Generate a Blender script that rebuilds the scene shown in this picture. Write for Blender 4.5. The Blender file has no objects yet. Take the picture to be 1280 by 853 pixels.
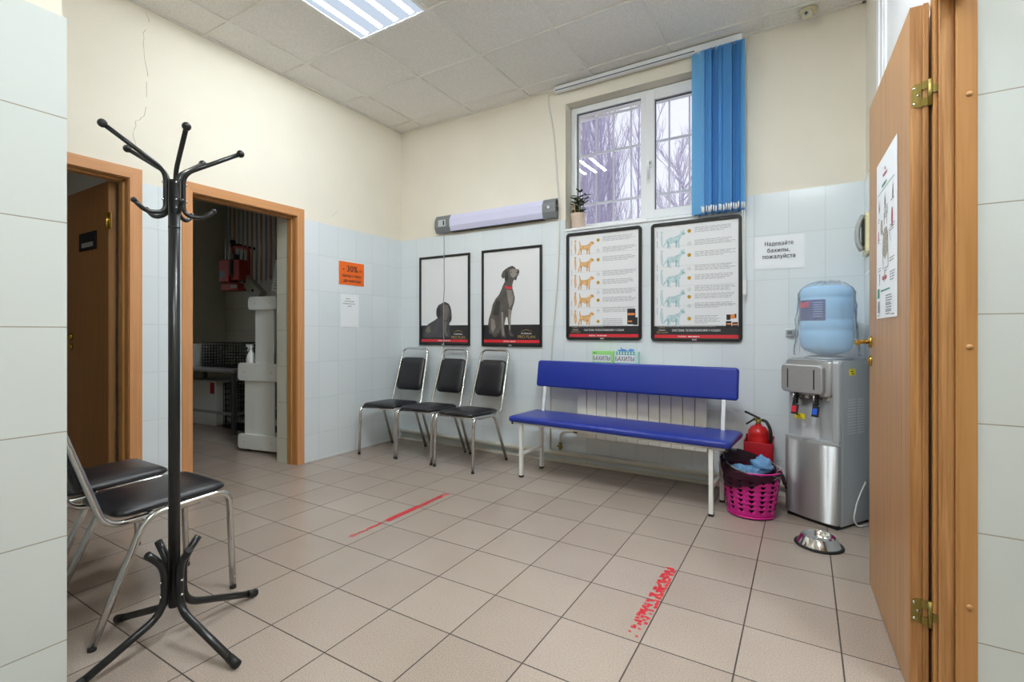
import bpy, bmesh, math, random
from mathutils import Vector, Matrix, noise as mnoise
from mathutils.geometry import delaunay_2d_cdt
S = bpy.context.scene
COL = S.collection
PI = math.pi
R = math.radians
rng = random.Random(7)

# ------------------------------------------------------------------ camera, sky, exposure
F_PX, CY, YAW, EYE = 607.5, 415.3, 0.54185, 1.086
cd = bpy.data.cameras.new('camera'); cam = bpy.data.objects.new('camera', cd); COL.objects.link(cam)
cam.location = (0, 0, EYE); cam.rotation_euler = (PI/2, 0, YAW)
cd.sensor_width = 36; cd.lens = 36*F_PX/1280; cd.shift_y = -(426.5-CY)/1280
cd.clip_start = .05; cd.clip_end = 200
S.camera = cam
S.view_settings.view_transform = 'Standard'; S.view_settings.look = 'None'
S.view_settings.gamma = 1; S.view_settings.use_curve_mapping = False
S.view_settings.exposure = 0.42
S.cycles.use_denoising = True
S.cycles.max_bounces = 10; S.cycles.diffuse_bounces = 6; S.cycles.transparent_max_bounces = 16
S.cycles.caustics_reflective = False; S.cycles.caustics_refractive = False
S.cycles.sample_clamp_indirect = 6
PANEL_TUBE, PANEL_FIELD = (85.0, 110.0, 150.0, 155.0), .62          # strength of the fluorescent tubes and their lit diffuser
SKY = 0.92
w = bpy.data.worlds.new('overcast_sky'); S.world = w; w.use_nodes = True
wn = w.node_tree.nodes; wl = w.node_tree.links
bg = wn['Background']; tc = wn.new('ShaderNodeTexCoord'); nz = wn.new('ShaderNodeTexNoise'); rp = wn.new('ShaderNodeValToRGB')
nz.inputs['Scale'].default_value = 1.5
rp.color_ramp.elements[0].color = (.80, .83, .97, 1); rp.color_ramp.elements[1].color = (.95, .95, 1, 1)
wl.new(tc.outputs['Generated'], nz.inputs['Vector']); wl.new(nz.outputs['Fac'], rp.inputs['Fac']); wl.new(rp.outputs['Color'], bg.inputs['Color'])
bg.inputs['Strength'].default_value = SKY

# room measures (metres, camera stands at x = y = 0)
XL, YB, XR, ZC = -3.555, 3.70, 0.325, 3.125

# ------------------------------------------------------------------ helpers
def unproj(x, y, Y):
    """photo pixel -> (x, z) on the wall plane at depth Y"""
    r = (math.cos(YAW), math.sin(YAW)); f = (-math.sin(YAW), math.cos(YAW))
    a = (x-640)/F_PX
    dx, dy, dz = f[0]+r[0]*a, f[1]+r[1]*a, (CY-y)/F_PX
    t = Y/dy
    return (dx*t, EYE+dz*t)

def lin(c):
    if isinstance(c, str):
        c = [int(c[i:i+2], 16)/255 for i in (0, 2, 4)]
        c = [v/12.92 if v <= .04045 else ((v+.055)/1.055)**2.4 for v in c]
    return (*c[:3], 1)

def mat(name, col, rough=.5, metal=0, spec=.5, noise=0, nscale=20, bump=0, bscale=60, coat=0, alpha=1, stretch=None):
    m = bpy.data.materials.new(name); m.use_nodes = True
    nt = m.node_tree; p = nt.nodes['Principled BSDF']
    col = lin(col)
    p.inputs['Base Color'].default_value = col
    p.inputs['Roughness'].default_value = rough; p.inputs['Metallic'].default_value = metal
    p.inputs['Specular IOR Level'].default_value = spec; p.inputs['Coat Weight'].default_value = coat
    p.inputs['Alpha'].default_value = alpha
    if noise or bump:
        t = nt.nodes.new('ShaderNodeTexCoord'); mp = nt.nodes.new('ShaderNodeMapping')
        nt.links.new(t.outputs['Object'], mp.inputs['Vector'])
        if stretch: mp.inputs['Scale'].default_value = stretch
    if noise:
        n = nt.nodes.new('ShaderNodeTexNoise'); n.inputs['Scale'].default_value = nscale; n.inputs['Detail'].default_value = 5
        r = nt.nodes.new('ShaderNodeValToRGB')
        r.color_ramp.elements[0].position = .3; r.color_ramp.elements[1].position = .7
        r.color_ramp.elements[0].color = (*[max(0, v*(1-noise)) for v in col[:3]], 1)
        r.color_ramp.elements[1].color = (*[min(1, v*(1+noise)) for v in col[:3]], 1)
        nt.links.new(mp.outputs['Vector'], n.inputs['Vector']); nt.links.new(n.outputs['Fac'], r.inputs['Fac'])
        nt.links.new(r.outputs['Color'], p.inputs['Base Color'])
    if bump:
        n = nt.nodes.new('ShaderNodeTexNoise'); n.inputs['Scale'].default_value = bscale; n.inputs['Detail'].default_value = 4
        b = nt.nodes.new('ShaderNodeBump'); b.inputs['Strength'].default_value = bump; b.inputs['Distance'].default_value = .002
        nt.links.new(mp.outputs['Vector'], n.inputs['Vector']); nt.links.new(n.outputs['Fac'], b.inputs['Height'])
        nt.links.new(b.outputs['Normal'], p.inputs['Normal'])
    return m

def emit(name, col, s):
    m = bpy.data.materials.new(name); m.use_nodes = True
    nt = m.node_tree; nt.nodes.clear()
    e = nt.nodes.new('ShaderNodeEmission'); o = nt.nodes.new('ShaderNodeOutputMaterial')
    e.inputs['Color'].default_value = lin(col); e.inputs['Strength'].default_value = s
    nt.links.new(e.outputs[0], o.inputs['Surface']); return m

def see_through(name, tint, gloss_rough=.05, opacity=0.0, body='ffffff', ior=1.45):
    """thin sheet: tinted transparency + fresnel gloss (+ some diffuse body)"""
    m = bpy.data.materials.new(name); m.use_nodes = True
    nt = m.node_tree; nt.nodes.clear(); N = nt.nodes.new; L = nt.links.new
    o = N('ShaderNodeOutputMaterial'); tr = N('ShaderNodeBsdfTransparent'); gl = N('ShaderNodeBsdfGlossy'); fr = N('ShaderNodeFresnel'); mx = N('ShaderNodeMixShader')
    tr.inputs['Color'].default_value = lin(tint); gl.inputs['Roughness'].default_value = gloss_rough; fr.inputs['IOR'].default_value = ior
    base = tr.outputs[0]
    if opacity:
        df = N('ShaderNodeBsdfDiffuse'); df.inputs['Color'].default_value = lin(body)
        m2 = N('ShaderNodeMixShader'); m2.inputs[0].default_value = opacity
        L(tr.outputs[0], m2.inputs[1]); L(df.outputs[0], m2.inputs[2]); base = m2.outputs[0]
    L(fr.outputs[0], mx.inputs[0]); L(base, mx.inputs[1]); L(gl.outputs[0], mx.inputs[2]); L(mx.outputs[0], o.inputs['Surface'])
    return m

def wood(name, c0, c1, rough=.4, scale=1.0, axis='z', spec=.4):
    m = bpy.data.materials.new(name); m.use_nodes = True
    nt = m.node_tree; p = nt.nodes['Principled BSDF']; N = nt.nodes.new; L = nt.links.new
    t = N('ShaderNodeTexCoord'); mp = N('ShaderNodeMapping')
    sc = {'z': (55, 55, 1.6), 'y': (55, 1.6, 55), 'x': (1.6, 55, 55)}[axis]
    mp.inputs['Scale'].default_value = [v*scale for v in sc]
    n = N('ShaderNodeTexNoise'); n.inputs['Scale'].default_value = 1.3; n.inputs['Detail'].default_value = 6; n.inputs['Distortion'].default_value = .6
    n2 = N('ShaderNodeTexNoise'); n2.inputs['Scale'].default_value = 6; n2.inputs['Detail'].default_value = 2
    r = N('ShaderNodeValToRGB'); r.color_ramp.elements[0].position = .34; r.color_ramp.elements[1].position = .66
    r.color_ramp.elements[0].color = lin(c0); r.color_ramp.elements[1].color = lin(c1)
    mix = N('ShaderNodeMath'); mix.operation = 'MULTIPLY_ADD'; mix.inputs[1].default_value = .35; mix.inputs[2].default_value = -.17
    ad = N('ShaderNodeMath'); ad.operation = 'ADD'
    L(t.outputs['Object'], mp.inputs['Vector']); L(mp.outputs['Vector'], n.inputs['Vector']); L(mp.outputs['Vector'], n2.inputs['Vector'])
    L(n2.outputs['Fac'], mix.inputs[0]); L(n.outputs['Fac'], ad.inputs[0]); L(mix.outputs[0], ad.inputs[1]); L(ad.outputs[0], r.inputs['Fac'])
    L(r.outputs['Color'], p.inputs['Base Color'])
    p.inputs['Roughness'].default_value = rough; p.inputs['Specular IOR Level'].default_value = spec
    return m

def tiles(name, c1, c2, grout, bw, bh, mortar, plane, off, rough=.2, speck=None, spec=.5, bumpd=.001, blot=0.0):
    """grid of tiles in world metres: plane 'xy', 'xz' or 'yz', off = a joint crossing"""
    m = bpy.data.materials.new(name); m.use_nodes = True
    nt = m.node_tree; p = nt.nodes['Principled BSDF']; N = nt.nodes.new; L = nt.links.new
    t = N('ShaderNodeTexCoord'); sx = N('ShaderNodeSeparateXYZ'); cx = N('ShaderNodeCombineXYZ')
    L(t.outputs['Object'], sx.inputs[0])
    for k, ax in enumerate(plane):
        a = N('ShaderNodeMath'); a.operation = 'SUBTRACT'; a.inputs[1].default_value = off[k] - 100*(bw if k == 0 else bh)
        L(sx.outputs['xyz'.index(ax)], a.inputs[0]); L(a.outputs[0], cx.inputs[k])
    b = N('ShaderNodeTexBrick'); b.offset = 0; b.squash = 1
    b.inputs['Scale'].default_value = 1; b.inputs['Brick Width'].default_value = bw; b.inputs['Row Height'].default_value = bh
    b.inputs['Mortar Size'].default_value = mortar; b.inputs['Mortar Smooth'].default_value = .15; b.inputs['Bias'].default_value = 0
    b.inputs['Color1'].default_value = lin(c1); b.inputs['Color2'].default_value = lin(c2); b.inputs['Mortar'].default_value = lin(grout)
    L(cx.outputs[0], b.inputs['Vector'])
    src = b.outputs['Color']
    if speck:
        n = N('ShaderNodeTexNoise'); n.inputs['Scale'].default_value = speck[0]; n.inputs['Detail'].default_value = 3
        r = N('ShaderNodeValToRGB'); r.color_ramp.elements[0].position = .30; r.color_ramp.elements[1].position = .62
        r.color_ramp.elements[0].color = (*[1-speck[1]]*3, 1); r.color_ramp.elements[1].color = (1, 1, 1, 1)
        mm = N('ShaderNodeMix'); mm.data_type = 'RGBA'; mm.blend_type = 'MULTIPLY'; mm.inputs[0].default_value = 1
        L(t.outputs['Object'], n.inputs['Vector']); L(n.outputs['Fac'], r.inputs['Fac'])
        L(src, mm.inputs[6]); L(r.outputs['Color'], mm.inputs[7]); src = mm.outputs[2]
    if blot:
        n = N('ShaderNodeTexNoise'); n.inputs['Scale'].default_value = 1.7; n.inputs['Detail'].default_value = 5
        r = N('ShaderNodeValToRGB'); r.color_ramp.elements[0].position = .3; r.color_ramp.elements[1].position = .7
        r.color_ramp.elements[0].color = (1-blot, 1-blot*1.1, 1-blot*1.4, 1); r.color_ramp.elements[1].color = (1, 1, 1, 1)
        mm = N('ShaderNodeMix'); mm.data_type = 'RGBA'; mm.blend_type = 'MULTIPLY'; mm.inputs[0].default_value = 1
        L(t.outputs['Object'], n.inputs['Vector']); L(n.outputs['Fac'], r.inputs['Fac'])
        L(src, mm.inputs[6]); L(r.outputs['Color'], mm.inputs[7]); src = mm.outputs[2]
    L(src, p.inputs['Base Color'])
    bp = N('ShaderNodeBump'); bp.invert = True; bp.inputs['Strength'].default_value = .6; bp.inputs['Distance'].default_value = bumpd
    L(b.outputs['Fac'], bp.inputs['Height']); L(bp.outputs['Normal'], p.inputs['Normal'])
    mr = N('ShaderNodeMapRange'); mr.inputs[3].default_value = rough; mr.inputs[4].default_value = .8
    L(b.outputs['Fac'], mr.inputs[0]); L(mr.outputs[0], p.inputs['Roughness'])
    p.inputs['Specular IOR Level'].default_value = spec
    return m

def BM(): return bmesh.new()
def box(bm, x0, x1, y0, y1, z0, z1, mi=0, bev=0, seg=2):
    vs = [bm.verts.new((x, y, z)) for z in (z0, z1) for y in (y0, y1) for x in (x0, x1)]
    fs = [bm.faces.new([vs[i] for i in q]) for q in ((0, 2, 3, 1), (4, 5, 7, 6), (0, 1, 5, 4), (2, 6, 7, 3), (0, 4, 6, 2), (1, 3, 7, 5))]
    for f in fs: f.material_index = mi
    if bev:
        es = {e for f in fs for e in f.edges}
        r = bmesh.ops.bevel(bm, geom=list(es), offset=bev, segments=seg, profile=.5, affect='EDGES', clamp_overlap=True)
        for f in r['faces']: f.material_index = mi
    return vs

def rbox(bm, c, size, rot=None, bev=0, seg=2, mi=0):
    n0 = len(bm.verts)
    t = bmesh.new(); box(t, -size[0]/2, size[0]/2, -size[1]/2, size[1]/2, -size[2]/2, size[2]/2, mi, bev, seg)
    M = Matrix.Translation(c) @ (rot if rot else Matrix())
    t.transform(M); join(bm, t)

def join(bm, t):
    me = bpy.data.meshes.new('tmp'); t.to_mesh(me); t.free(); bm.from_mesh(me); bpy.data.meshes.remove(me)

def fillet(pts, rad, n=6):
    pts = [Vector(p) for p in pts]; out = [pts[0]]
    rads = rad if isinstance(rad, (list, tuple)) else [rad]*(len(pts)-2)
    for i in range(1, len(pts)-1):
        a, b, c = pts[i-1], pts[i], pts[i+1]
        u, v = (a-b), (c-b); lu, lv = u.length, v.length; u.normalize(); v.normalize()
        d = min(rads[i-1], lu*.49, lv*.49)
        p0, p2 = b+u*d, b+v*d
        for k in range(n+1):
            t = k/n; out.append(p0*(1-t)**2 + b*2*t*(1-t) + p2*t*t)
    out.append(pts[-1]); return out

def tube(bm, pts, r, n=10, closed=False, caps=True, mi=0):
    pts = [Vector(p) for p in pts]; N = len(pts)
    rr = r if isinstance(r, (list, tuple)) else [r]*N
    tg = []
    for i in range(N):
        if closed: a, b = pts[i-1], pts[(i+1) % N]
        else: a, b = pts[max(0, i-1)], pts[min(N-1, i+1)]
        d = (b-a); tg.append(d.normalized() if d.length > 1e-9 else Vector((0, 0, 1)))
    up = Vector((0, 0, 1)) if abs(tg[0].z) < .9 else Vector((1, 0, 0))
    u = tg[0].cross(up).normalized(); rings = []
    for i in range(N):
        if i:
            q = tg[i-1].rotation_difference(tg[i]); u = (q @ u); u = (u - tg[i]*u.dot(tg[i])).normalized()
        v = tg[i].cross(u)
        rings.append([bm.verts.new(pts[i]+(u*math.cos(2*PI*k/n)+v*math.sin(2*PI*k/n))*rr[i]) for k in range(n)])
    M = N if closed else N-1
    for i in range(M):
        A, B = rings[i], rings[(i+1) % N]
        sh = 0
        if closed and i == N-1:
            sh = min(range(n), key=lambda s: (A[0].co-B[s].co).length)
        for k in range(n):
            f = bm.faces.new((A[k], A[(k+1) % n], B[(k+1+sh) % n], B[(k+sh) % n])); f.smooth = True; f.material_index = mi
    if caps and not closed:
        for q in (rings[0][::-1], rings[-1]):
            f = bm.faces.new(q); f.material_index = mi

def lathe(bm, prof, n=32, c=(0, 0, 0), axis=None, mi=0, smooth=True):
    """prof: list of (r, z)"""
    M = Matrix.Translation(c) @ (axis if axis else Matrix()); rings = []
    for r, z in prof:
        if r < 1e-6: rings.append([bm.verts.new(M @ Vector((0, 0, z)))])
        else: rings.append([bm.verts.new(M @ Vector((r*math.cos(2*PI*k/n), r*math.sin(2*PI*k/n), z))) for k in range(n)])
    for A, B in zip(rings, rings[1:]):
        for k in range(n):
            k2 = (k+1) % n
            if len(A) == 1 and len(B) == 1: continue
            if len(A) == 1: q = (A[0], B[k2], B[k])
            elif len(B) == 1: q = (A[k], A[k2], B[0])
            else: q = (A[k], A[k2], B[k2], B[k])
            f = bm.faces.new(q); f.smooth = smooth; f.material_index = mi

def ball(bm, c, r, n=14, sc=(1, 1, 1), mi=0):
    t = bmesh.new(); bmesh.ops.create_uvsphere(t, u_segments=n, v_segments=max(6, n//2+2), radius=r)
    for f in t.faces: f.smooth = True; f.material_index = mi
    t.transform(Matrix.Translation(c) @ Matrix.Diagonal((*sc, 1))); join(bm, t)

def rrect(x0, x1, z0, z1, r, n=6):
    out = []
    for cx, cz, a in ((x1-r, z1-r, 0), (x0+r, z1-r, 90), (x0+r, z0+r, 180), (x1-r, z0+r, 270)):
        for k in range(n+1):
            t = R(a+90*k/n); out.append((cx+r*math.cos(t), cz+r*math.sin(t)))
    return out

def prism(bm, outline, y0, y1, mi=0, T=None, bev=0, seg=2, smooth=False):
    """outline in (x, z), counter-clockwise; extruded from y0 (front, -y side) to y1"""
    t = bmesh.new()
    A = [t.verts.new((x, y0, z)) for x, z in outline]; B = [t.verts.new((x, y1, z)) for x, z in outline]
    f0 = t.faces.new(A); f1 = t.faces.new(B[::-1]); n = len(A)
    sd = [t.faces.new((A[i], B[i], B[(i+1) % n], A[(i+1) % n])) for i in range(n)]
    if smooth:
        for f in sd: f.smooth = True
    t.normal_update()
    if bev:
        es = list(f0.edges)+list(f1.edges)
        bmesh.ops.bevel(t, geom=es, offset=bev, segments=seg, profile=.5, affect='EDGES', clamp_overlap=True)
    for f in t.faces: f.material_index = mi
    bmesh.ops.recalc_face_normals(t, faces=t.faces)
    if T: t.transform(T)
    join(bm, t)

def ring(bm, outer, inner, y0, y1, mi=0):
    """frame between two outlines with equal point counts, extruded in y"""
    n = len(outer); V = {}
    for nm, o in (('o', outer), ('i', inner)):
        for y in (0, 1): V[nm, y] = [bm.verts.new((x, (y0, y1)[y], z)) for x, z in o]
    def strip(A, B):
        for k in range(n):
            f = bm.faces.new((A[k], A[(k+1) % n], B[(k+1) % n], B[k])); f.material_index = mi
    strip(V['o', 0], V['i', 0]); strip(V['i', 0], V['i', 1]); strip(V['i', 1], V['o', 1]); strip(V['o', 1], V['o', 0])

def flat(bm, outline, y, mi=0):
    """flat printed shape facing -y"""
    a = sum(outline[i-1][0]*outline[i][1]-outline[i][0]*outline[i-1][1] for i in range(len(outline)))
    if a < 0: outline = outline[::-1]
    vs = [bm.verts.new((x, y, z)) for x, z in outline]
    f = bm.faces.new(vs); f.material_index = mi
    f.normal_update()
    if len(vs) > 4: bmesh.ops.triangulate(bm, faces=[f], ngon_method='EAR_CLIP')

def frect(bm, x0, x1, z0, z1, y, mi=0): flat(bm, [(x0, z0), (x1, z0), (x1, z1), (x0, z1)], y, mi)

def glyphs(body, bold=0.0, shear=0.0, space=1.0):
    """letter outlines of the built-in font, filled by winding number (some letters have overlapping contours)"""
    cu = bpy.data.curves.new('lettering', 'FONT'); cu.body = body; cu.align_x = 'LEFT'; cu.resolution_u = 3; cu.space_character = space; cu.fill_mode = 'NONE'
    o = bpy.data.objects.new('lettering', cu); COL.objects.link(o)
    bpy.context.view_layer.update(); dg = bpy.context.evaluated_depsgraph_get()
    me = bpy.data.meshes.new_from_object(o.evaluated_get(dg))
    bpy.data.objects.remove(o); bpy.data.curves.remove(cu)
    P = [v.co.to_2d() for v in me.vertices]; Ed = [tuple(e.vertices) for e in me.edges]
    nxt = {}
    for a, b in Ed: nxt.setdefault(a, []).append(b); nxt.setdefault(b, []).append(a)
    seen = set(); dirs = []; loops = []
    for st in range(len(P)):
        if st in seen or st not in nxt: continue
        lp = [st]; seen.add(st); c = st
        while True:
            n_ = [q for q in nxt[c] if q not in seen]
            if not n_: break
            c = min(n_) if c == st else n_[0]
            seen.add(c); lp.append(c)
        loops.append(lp)                       # vertex order of each contour follows the font's own direction
    for lp in loops: dirs += [(P[a], P[b]) for a, b in zip(lp, lp[1:]+lp[:1])]
    vs, es, fs, *_ = delaunay_2d_cdt(P, Ed, [], 0, 1e-6)
    out = []
    for f in fs:
        x = sum(vs[k].x for k in f)/len(f); y = sum(vs[k].y for k in f)/len(f); wn_ = 0
        for a, b in dirs:
            if (a.y <= y) != (b.y <= y):
                if (a.x+(y-a.y)*(b.x-a.x)/(b.y-a.y)) > x: wn_ += 1 if b.y > a.y else -1
        if wn_: out.append(list(f))
    bpy.data.meshes.remove(me); me = bpy.data.meshes.new('lettering')
    me.from_pydata([(v.x, v.y, 0) for v in vs], [], out); return me

def text(bm, body, x0, x1, z0, z1, y, bold=0.0, mi=0, shear=0.0, vertical=False):
    """lettering fitted to the rectangle, facing -y"""
    me = glyphs(body, 0, shear, 1+3*bold); t = bmesh.new(); t.from_mesh(me); bpy.data.meshes.remove(me)
    xs = [v.co.x for v in t.verts]; ys = [v.co.y for v in t.verts]
    if not xs: t.free(); return
    ax, ay, sx, sy = min(xs), min(ys), max(xs)-min(xs), max(ys)-min(ys)
    for v in t.verts:
        a, b = (v.co.x-ax)/sx, (v.co.y-ay)/sy
        if vertical: a, b = 1-b, a
        v.co = (x0+a*(x1-x0), y, z0+b*(z1-z0))
    for f in t.faces: f.material_index = mi
    t.normal_update()
    for f in t.faces:
        if f.normal.y > 0: f.normal_flip()
    if bold:
        d = bold*1.3*(z1-z0); g = bmesh.ops.duplicate(t, geom=t.verts[:]+t.edges[:]+t.faces[:])['geom']
        for v in t.verts: v.co.x -= d/2
        for v in g:
            if isinstance(v, bmesh.types.BMVert): v.co.x += d; v.co.y -= .00006
    join(bm, t)

def obj(name, bm, m, parent=None, smooth=None, kind=None):
    me = bpy.data.meshes.new(name); bm.normal_update(); bm.to_mesh(me); bm.free()
    for k in (m if isinstance(m, (list, tuple)) else [m]): me.materials.append(k)
    if smooth is not None:
        for p in me.polygons: p.use_smooth = smooth
    o = bpy.data.objects.new(name, me); COL.objects.link(o)
    if parent: o.parent = parent
    if kind: o['kind'] = kind
    return o

def tag(o, label, cat, group=None):
    o['label'] = label; o['category'] = cat
    if group: o['group'] = group
    return o

def thing(name, label, cat, loc=(0, 0, 0), rz=0, group=None):
    o = bpy.data.objects.new(name, None); COL.objects.link(o); o.empty_display_size = .1
    o.location = loc; o.rotation_euler = (0, 0, rz); return tag(o, label, cat, group)

def struct(name, bm, m, label=None):
    o = obj(name, bm, m, kind='structure')
    if label: o['label'] = label; o['category'] = name.split('_')[0]
    return o

def smooth_mod(o, lv=1):
    s = o.modifiers.new('sub', 'SUBSURF'); s.levels = lv; s.render_levels = lv
    for p in o.data.polygons: p.use_smooth = True

def dup(root, loc, rz, label, group=None):
    c = root.copy(); COL.objects.link(c); c.location = loc; c.rotation_euler = (0, 0, rz); c['label'] = label
    if group: c['group'] = group
    def kids(a, b):
        for ch in list(a.children):
            d = ch.copy(); COL.objects.link(d); d.parent = b; kids(ch, d)
    kids(root, c); return c

# ------------------------------------------------------------------ materials
M = {}
M['paint'] = mat('cream_wall_paint', 'e5dfd0', .7, spec=.2, noise=.02, nscale=3, bump=.15, bscale=40)
M['floor'] = tiles('beige_floor_tile', 'b6a79b', 'ad9d91', '4b423a', .3, .3, .0027, 'xy', (-.4927, .4822), .24, (260, .36), .45, .0008, .10)
M['tile_b'] = tiles('white_wall_tile_back', 'dde4e7', 'd8e0e3', 'c8cdcf', .2035, .303, .0018, 'xz', (-.09, .225), .16)
M['tile_l'] = tiles('white_wall_tile_side', 'dde4e7', 'd8e0e3', 'c8cdcf', .2, .303, .0018, 'yz', (2.70, .225), .16)
M['tile_n'] = tiles('white_wall_tile_near', 'd0d7d5', 'cdd4d2', '9c968a', .2, .3, .0017, 'yz', (.54, .20), .14)
M['tile_c'] = tiles('white_wall_tile_corridor', 'd0d7d5', 'cdd4d2', '9c968a', .3, .3, .0017, 'xz', (.405, .235), .14)
M['tile_r2'] = tiles('old_wall_tile', 'cfcec0', 'c8c8ba', 'a5a59a', .2, .3, .002, 'xz', (-4, .2), .3)
M['ceil'] = mat('mineral_ceiling_tile', 'eceae5', .9, spec=.1, noise=.09, nscale=110, bump=.5, bscale=160)
M['grid'] = mat('ceiling_grid_white', 'e8e6e0', .5)
M['beech'] = wood('beech_laminate', 'bd8656', 'cb9365', .45, .8)
M['beech_h'] = wood('beech_laminate_across', 'bd8656', 'cb9365', .45, .8, 'y')
M['leaf1'] = wood('brown_door_laminate', '8a6138', '9d7143', .6)
M['leaf3'] = wood('pale_oak_laminate', 'a67a4e', 'ba8f62', .38, .7)
M['oak'] = wood('oak_veneer', '97683a', 'bb8b58', .45, 1.0)
M['oak2'] = wood('smooth_oak_veneer', 'a97844', 'b88752', .42, .5)
M['chrome'] = mat('chrome_tube', 'd2d2d0', .16, 1)
M['steel'] = mat('brushed_steel', 'bdbdbd', .5, .9, noise=.05, nscale=8, stretch=(4, 4, 80))
M['silver'] = mat('silver_plastic', 'b1b4b6', .38, .3)
M['leather'] = mat('black_leatherette', '1b1b20', .34, bump=.25, bscale=350)
M['blue'] = mat('blue_leatherette', '1a3092', .30, bump=.12, bscale=300, spec=.55)
M['white'] = mat('white_enamel', 'e6e8e4', .32)
M['pvc'] = mat('white_pvc', 'e9ecee', .3)
M['rad'] = mat('radiator_enamel', 'efede3', .35)
M['pipe'] = mat('painted_pipe', 'd9d6c8', .4, noise=.04, nscale=8)
M['black'] = mat('black_plastic', '141414', .45)
M['blackm'] = mat('black_enamel', '17191a', .28)
M['brass'] = mat('brass', 'c4a452', .25, 1)
M['oldbrass'] = mat('aged_brass', '8f7f45', .38, .85)
M['red'] = mat('red_enamel', 'c01a1c', .3); M['dullred'] = mat('dull_red_enamel', 'a8382c', .45)
M['redbox'] = mat('red_box_plastic', 'b01524', .4)
M['pink'] = mat('magenta_plastic', 'c81f86', .35)
M['paper'] = mat('white_paper', 'e9ecef', .6, spec=.2)
M['print'] = mat('glossy_print', 'e3e5e6', .3)
M['ink'] = mat('black_ink', '202024', .6)
M['grey_ink'] = mat('grey_ink', 'a9abad', .6)
M['darkband'] = mat('dark_print', '2b2c2f', .35)
M['redband'] = mat('red_print', 'd8303c', .35)
M['gold'] = mat('gold_print', 'b59a5e', .4)
M['wprint'] = mat('white_print', 'f0f0f0', .4)
M['orange'] = mat('orange_paper', 'f0702c', .6, spec=.2)
M['yellow'] = mat('yellow_sticker', 'ecd61e', .4)
M['tape'] = mat('red_floor_tape', 'c22a33', .45, noise=.1, nscale=60)
M['cable'] = mat('white_cable', 'd9d8d0', .4)
M['gcable'] = mat('grey_cable', '9a9ca0', .4)
M['lampgrey'] = mat('grey_plastic', '75797b', .4)
M['lampdiff'] = mat('lilac_diffuser', 'd2d2ec', .3)
M['vane'] = mat('blue_blind_fabric', '80c2ee', .7, spec=.1, noise=.03, nscale=200)
_nt = M['vane'].node_tree; _p = _nt.nodes['Principled BSDF']; _tr = _nt.nodes.new('ShaderNodeBsdfTranslucent'); _tr.inputs['Color'].default_value = lin('80c2ee'); _mx = _nt.nodes.new('ShaderNodeMixShader'); _mx.inputs[0].default_value = .4
_nt.links.new(_p.outputs[0], _mx.inputs[1]); _nt.links.new(_tr.outputs[0], _mx.inputs[2]); _nt.links.new(_mx.outputs[0], _nt.nodes['Material Output'].inputs['Surface'])
M['pot'] = mat('pale_ceramic_pot', 'dfc8b6', .5, noise=.05, nscale=30)
M['leafg'] = mat('dark_green_leaf', '2f4a2c', .35, noise=.25, nscale=12)
M['stem'] = mat('plant_stem', '6c6a3c', .6)
M['stick'] = mat('wooden_stick', 'cfa56c', .6)
M['glass'] = see_through('window_glass', (.95, .96, .98), .01, ior=1.5)
M['soil'] = mat('dark_soil', '2a211a', .9)
M['rubber'] = mat('black_rubber', '121212', .6)
M['bark'] = mat('bare_branch', 'b9b2c8', .9, spec=.1)
M['bar'] = mat('white_painted_bar', 'f2f3f8', .5)

# ------------------------------------------------------------------ setting: floor, ceiling, walls
bm = BM(); box(bm, -7.0, 2.6, -2.6, 4.05, -.12, 0); struct('floor', bm, M['floor'], 'beige square ceramic tile floor with dark grout')

def wall_rects(bm, a0, a1, z0, z1, holes, put):
    """split the rectangle a0..a1 x z0..z1 around holes; put(a0, a1, z0, z1)"""
    As = sorted({a0, a1, *[min(max(h[k], a0), a1) for h in holes for k in (0, 1)]})
    Zs = sorted({z0, z1, *[min(max(h[k], z0), z1) for h in holes for k in (2, 3)]})
    for p, q in zip(As, As[1:]):
        run = None
        for u, v in zip(Zs, Zs[1:]):
            hole = any(h[0] < (p+q)/2 < h[1] and h[2] < (u+v)/2 < h[3] for h in holes)
            if hole:
                if run: put(p, q, *run); run = None
            else: run = (run[0], v) if run else (u, v)
        if run: put(p, q, *run)

ZT = 2.02; CL = .008
WIN = (-1.706, -.40, 1.925, 2.985)
D1 = (.55, 1.362, 0, 2.052); D2 = (1.665, 2.515, 0, 2.052)
bm = BM()
wall_rects(bm, -7.0, .405, 0, ZC+.1, [WIN], lambda a, b, c, d: box(bm, a, b, YB, YB+.32, c, d))
wall_rects(bm, XL, XR, 0, ZT, [WIN], lambda a, b, c, d: box(bm, a, b, YB-CL, YB+.01, c, d, 1))
struct('wall_back', bm, [M['paint'], M['tile_b']], 'back wall, cream paint above white tiles')
bm = BM()
wall_rects(bm, .42, YB, 0, ZC+.1, [D1, D2], lambda a, b, c, d: box(bm, XL-.24, XL, a, b, c, d))
wall_rects(bm, .54, YB-CL, 0, ZT, [D1, D2], lambda a, b, c, d: box(bm, XL-.01, XL+CL, a, b, c, d, 1))
wl_ = struct('wall_left', bm, [M['paint'], M['tile_l']], 'left wall with two doorways, cream paint above white tiles')
D3 = (1.0, 1.815, 0, 2.06)
bm = BM()
wall_rects(bm, -2.6, YB, 0, ZC+.1, [D3], lambda a, b, c, d: box(bm, XR, .400, a, b, c, d))
wall_rects(bm, 1.86, YB-CL, 0, ZT, [], lambda a, b, c, d: box(bm, XR-CL, XR+.01, a, b, c, d, 1))
struct('wall_right', bm, [M['paint'], M['tile_l']], 'right wall behind the open door')
bm = BM(); box(bm, .400, 2.6, 1.806, 1.95, 0, ZC+.1); box(bm, .406, 2.6, 1.798, 1.82, 0, 2.3, 1)
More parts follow.
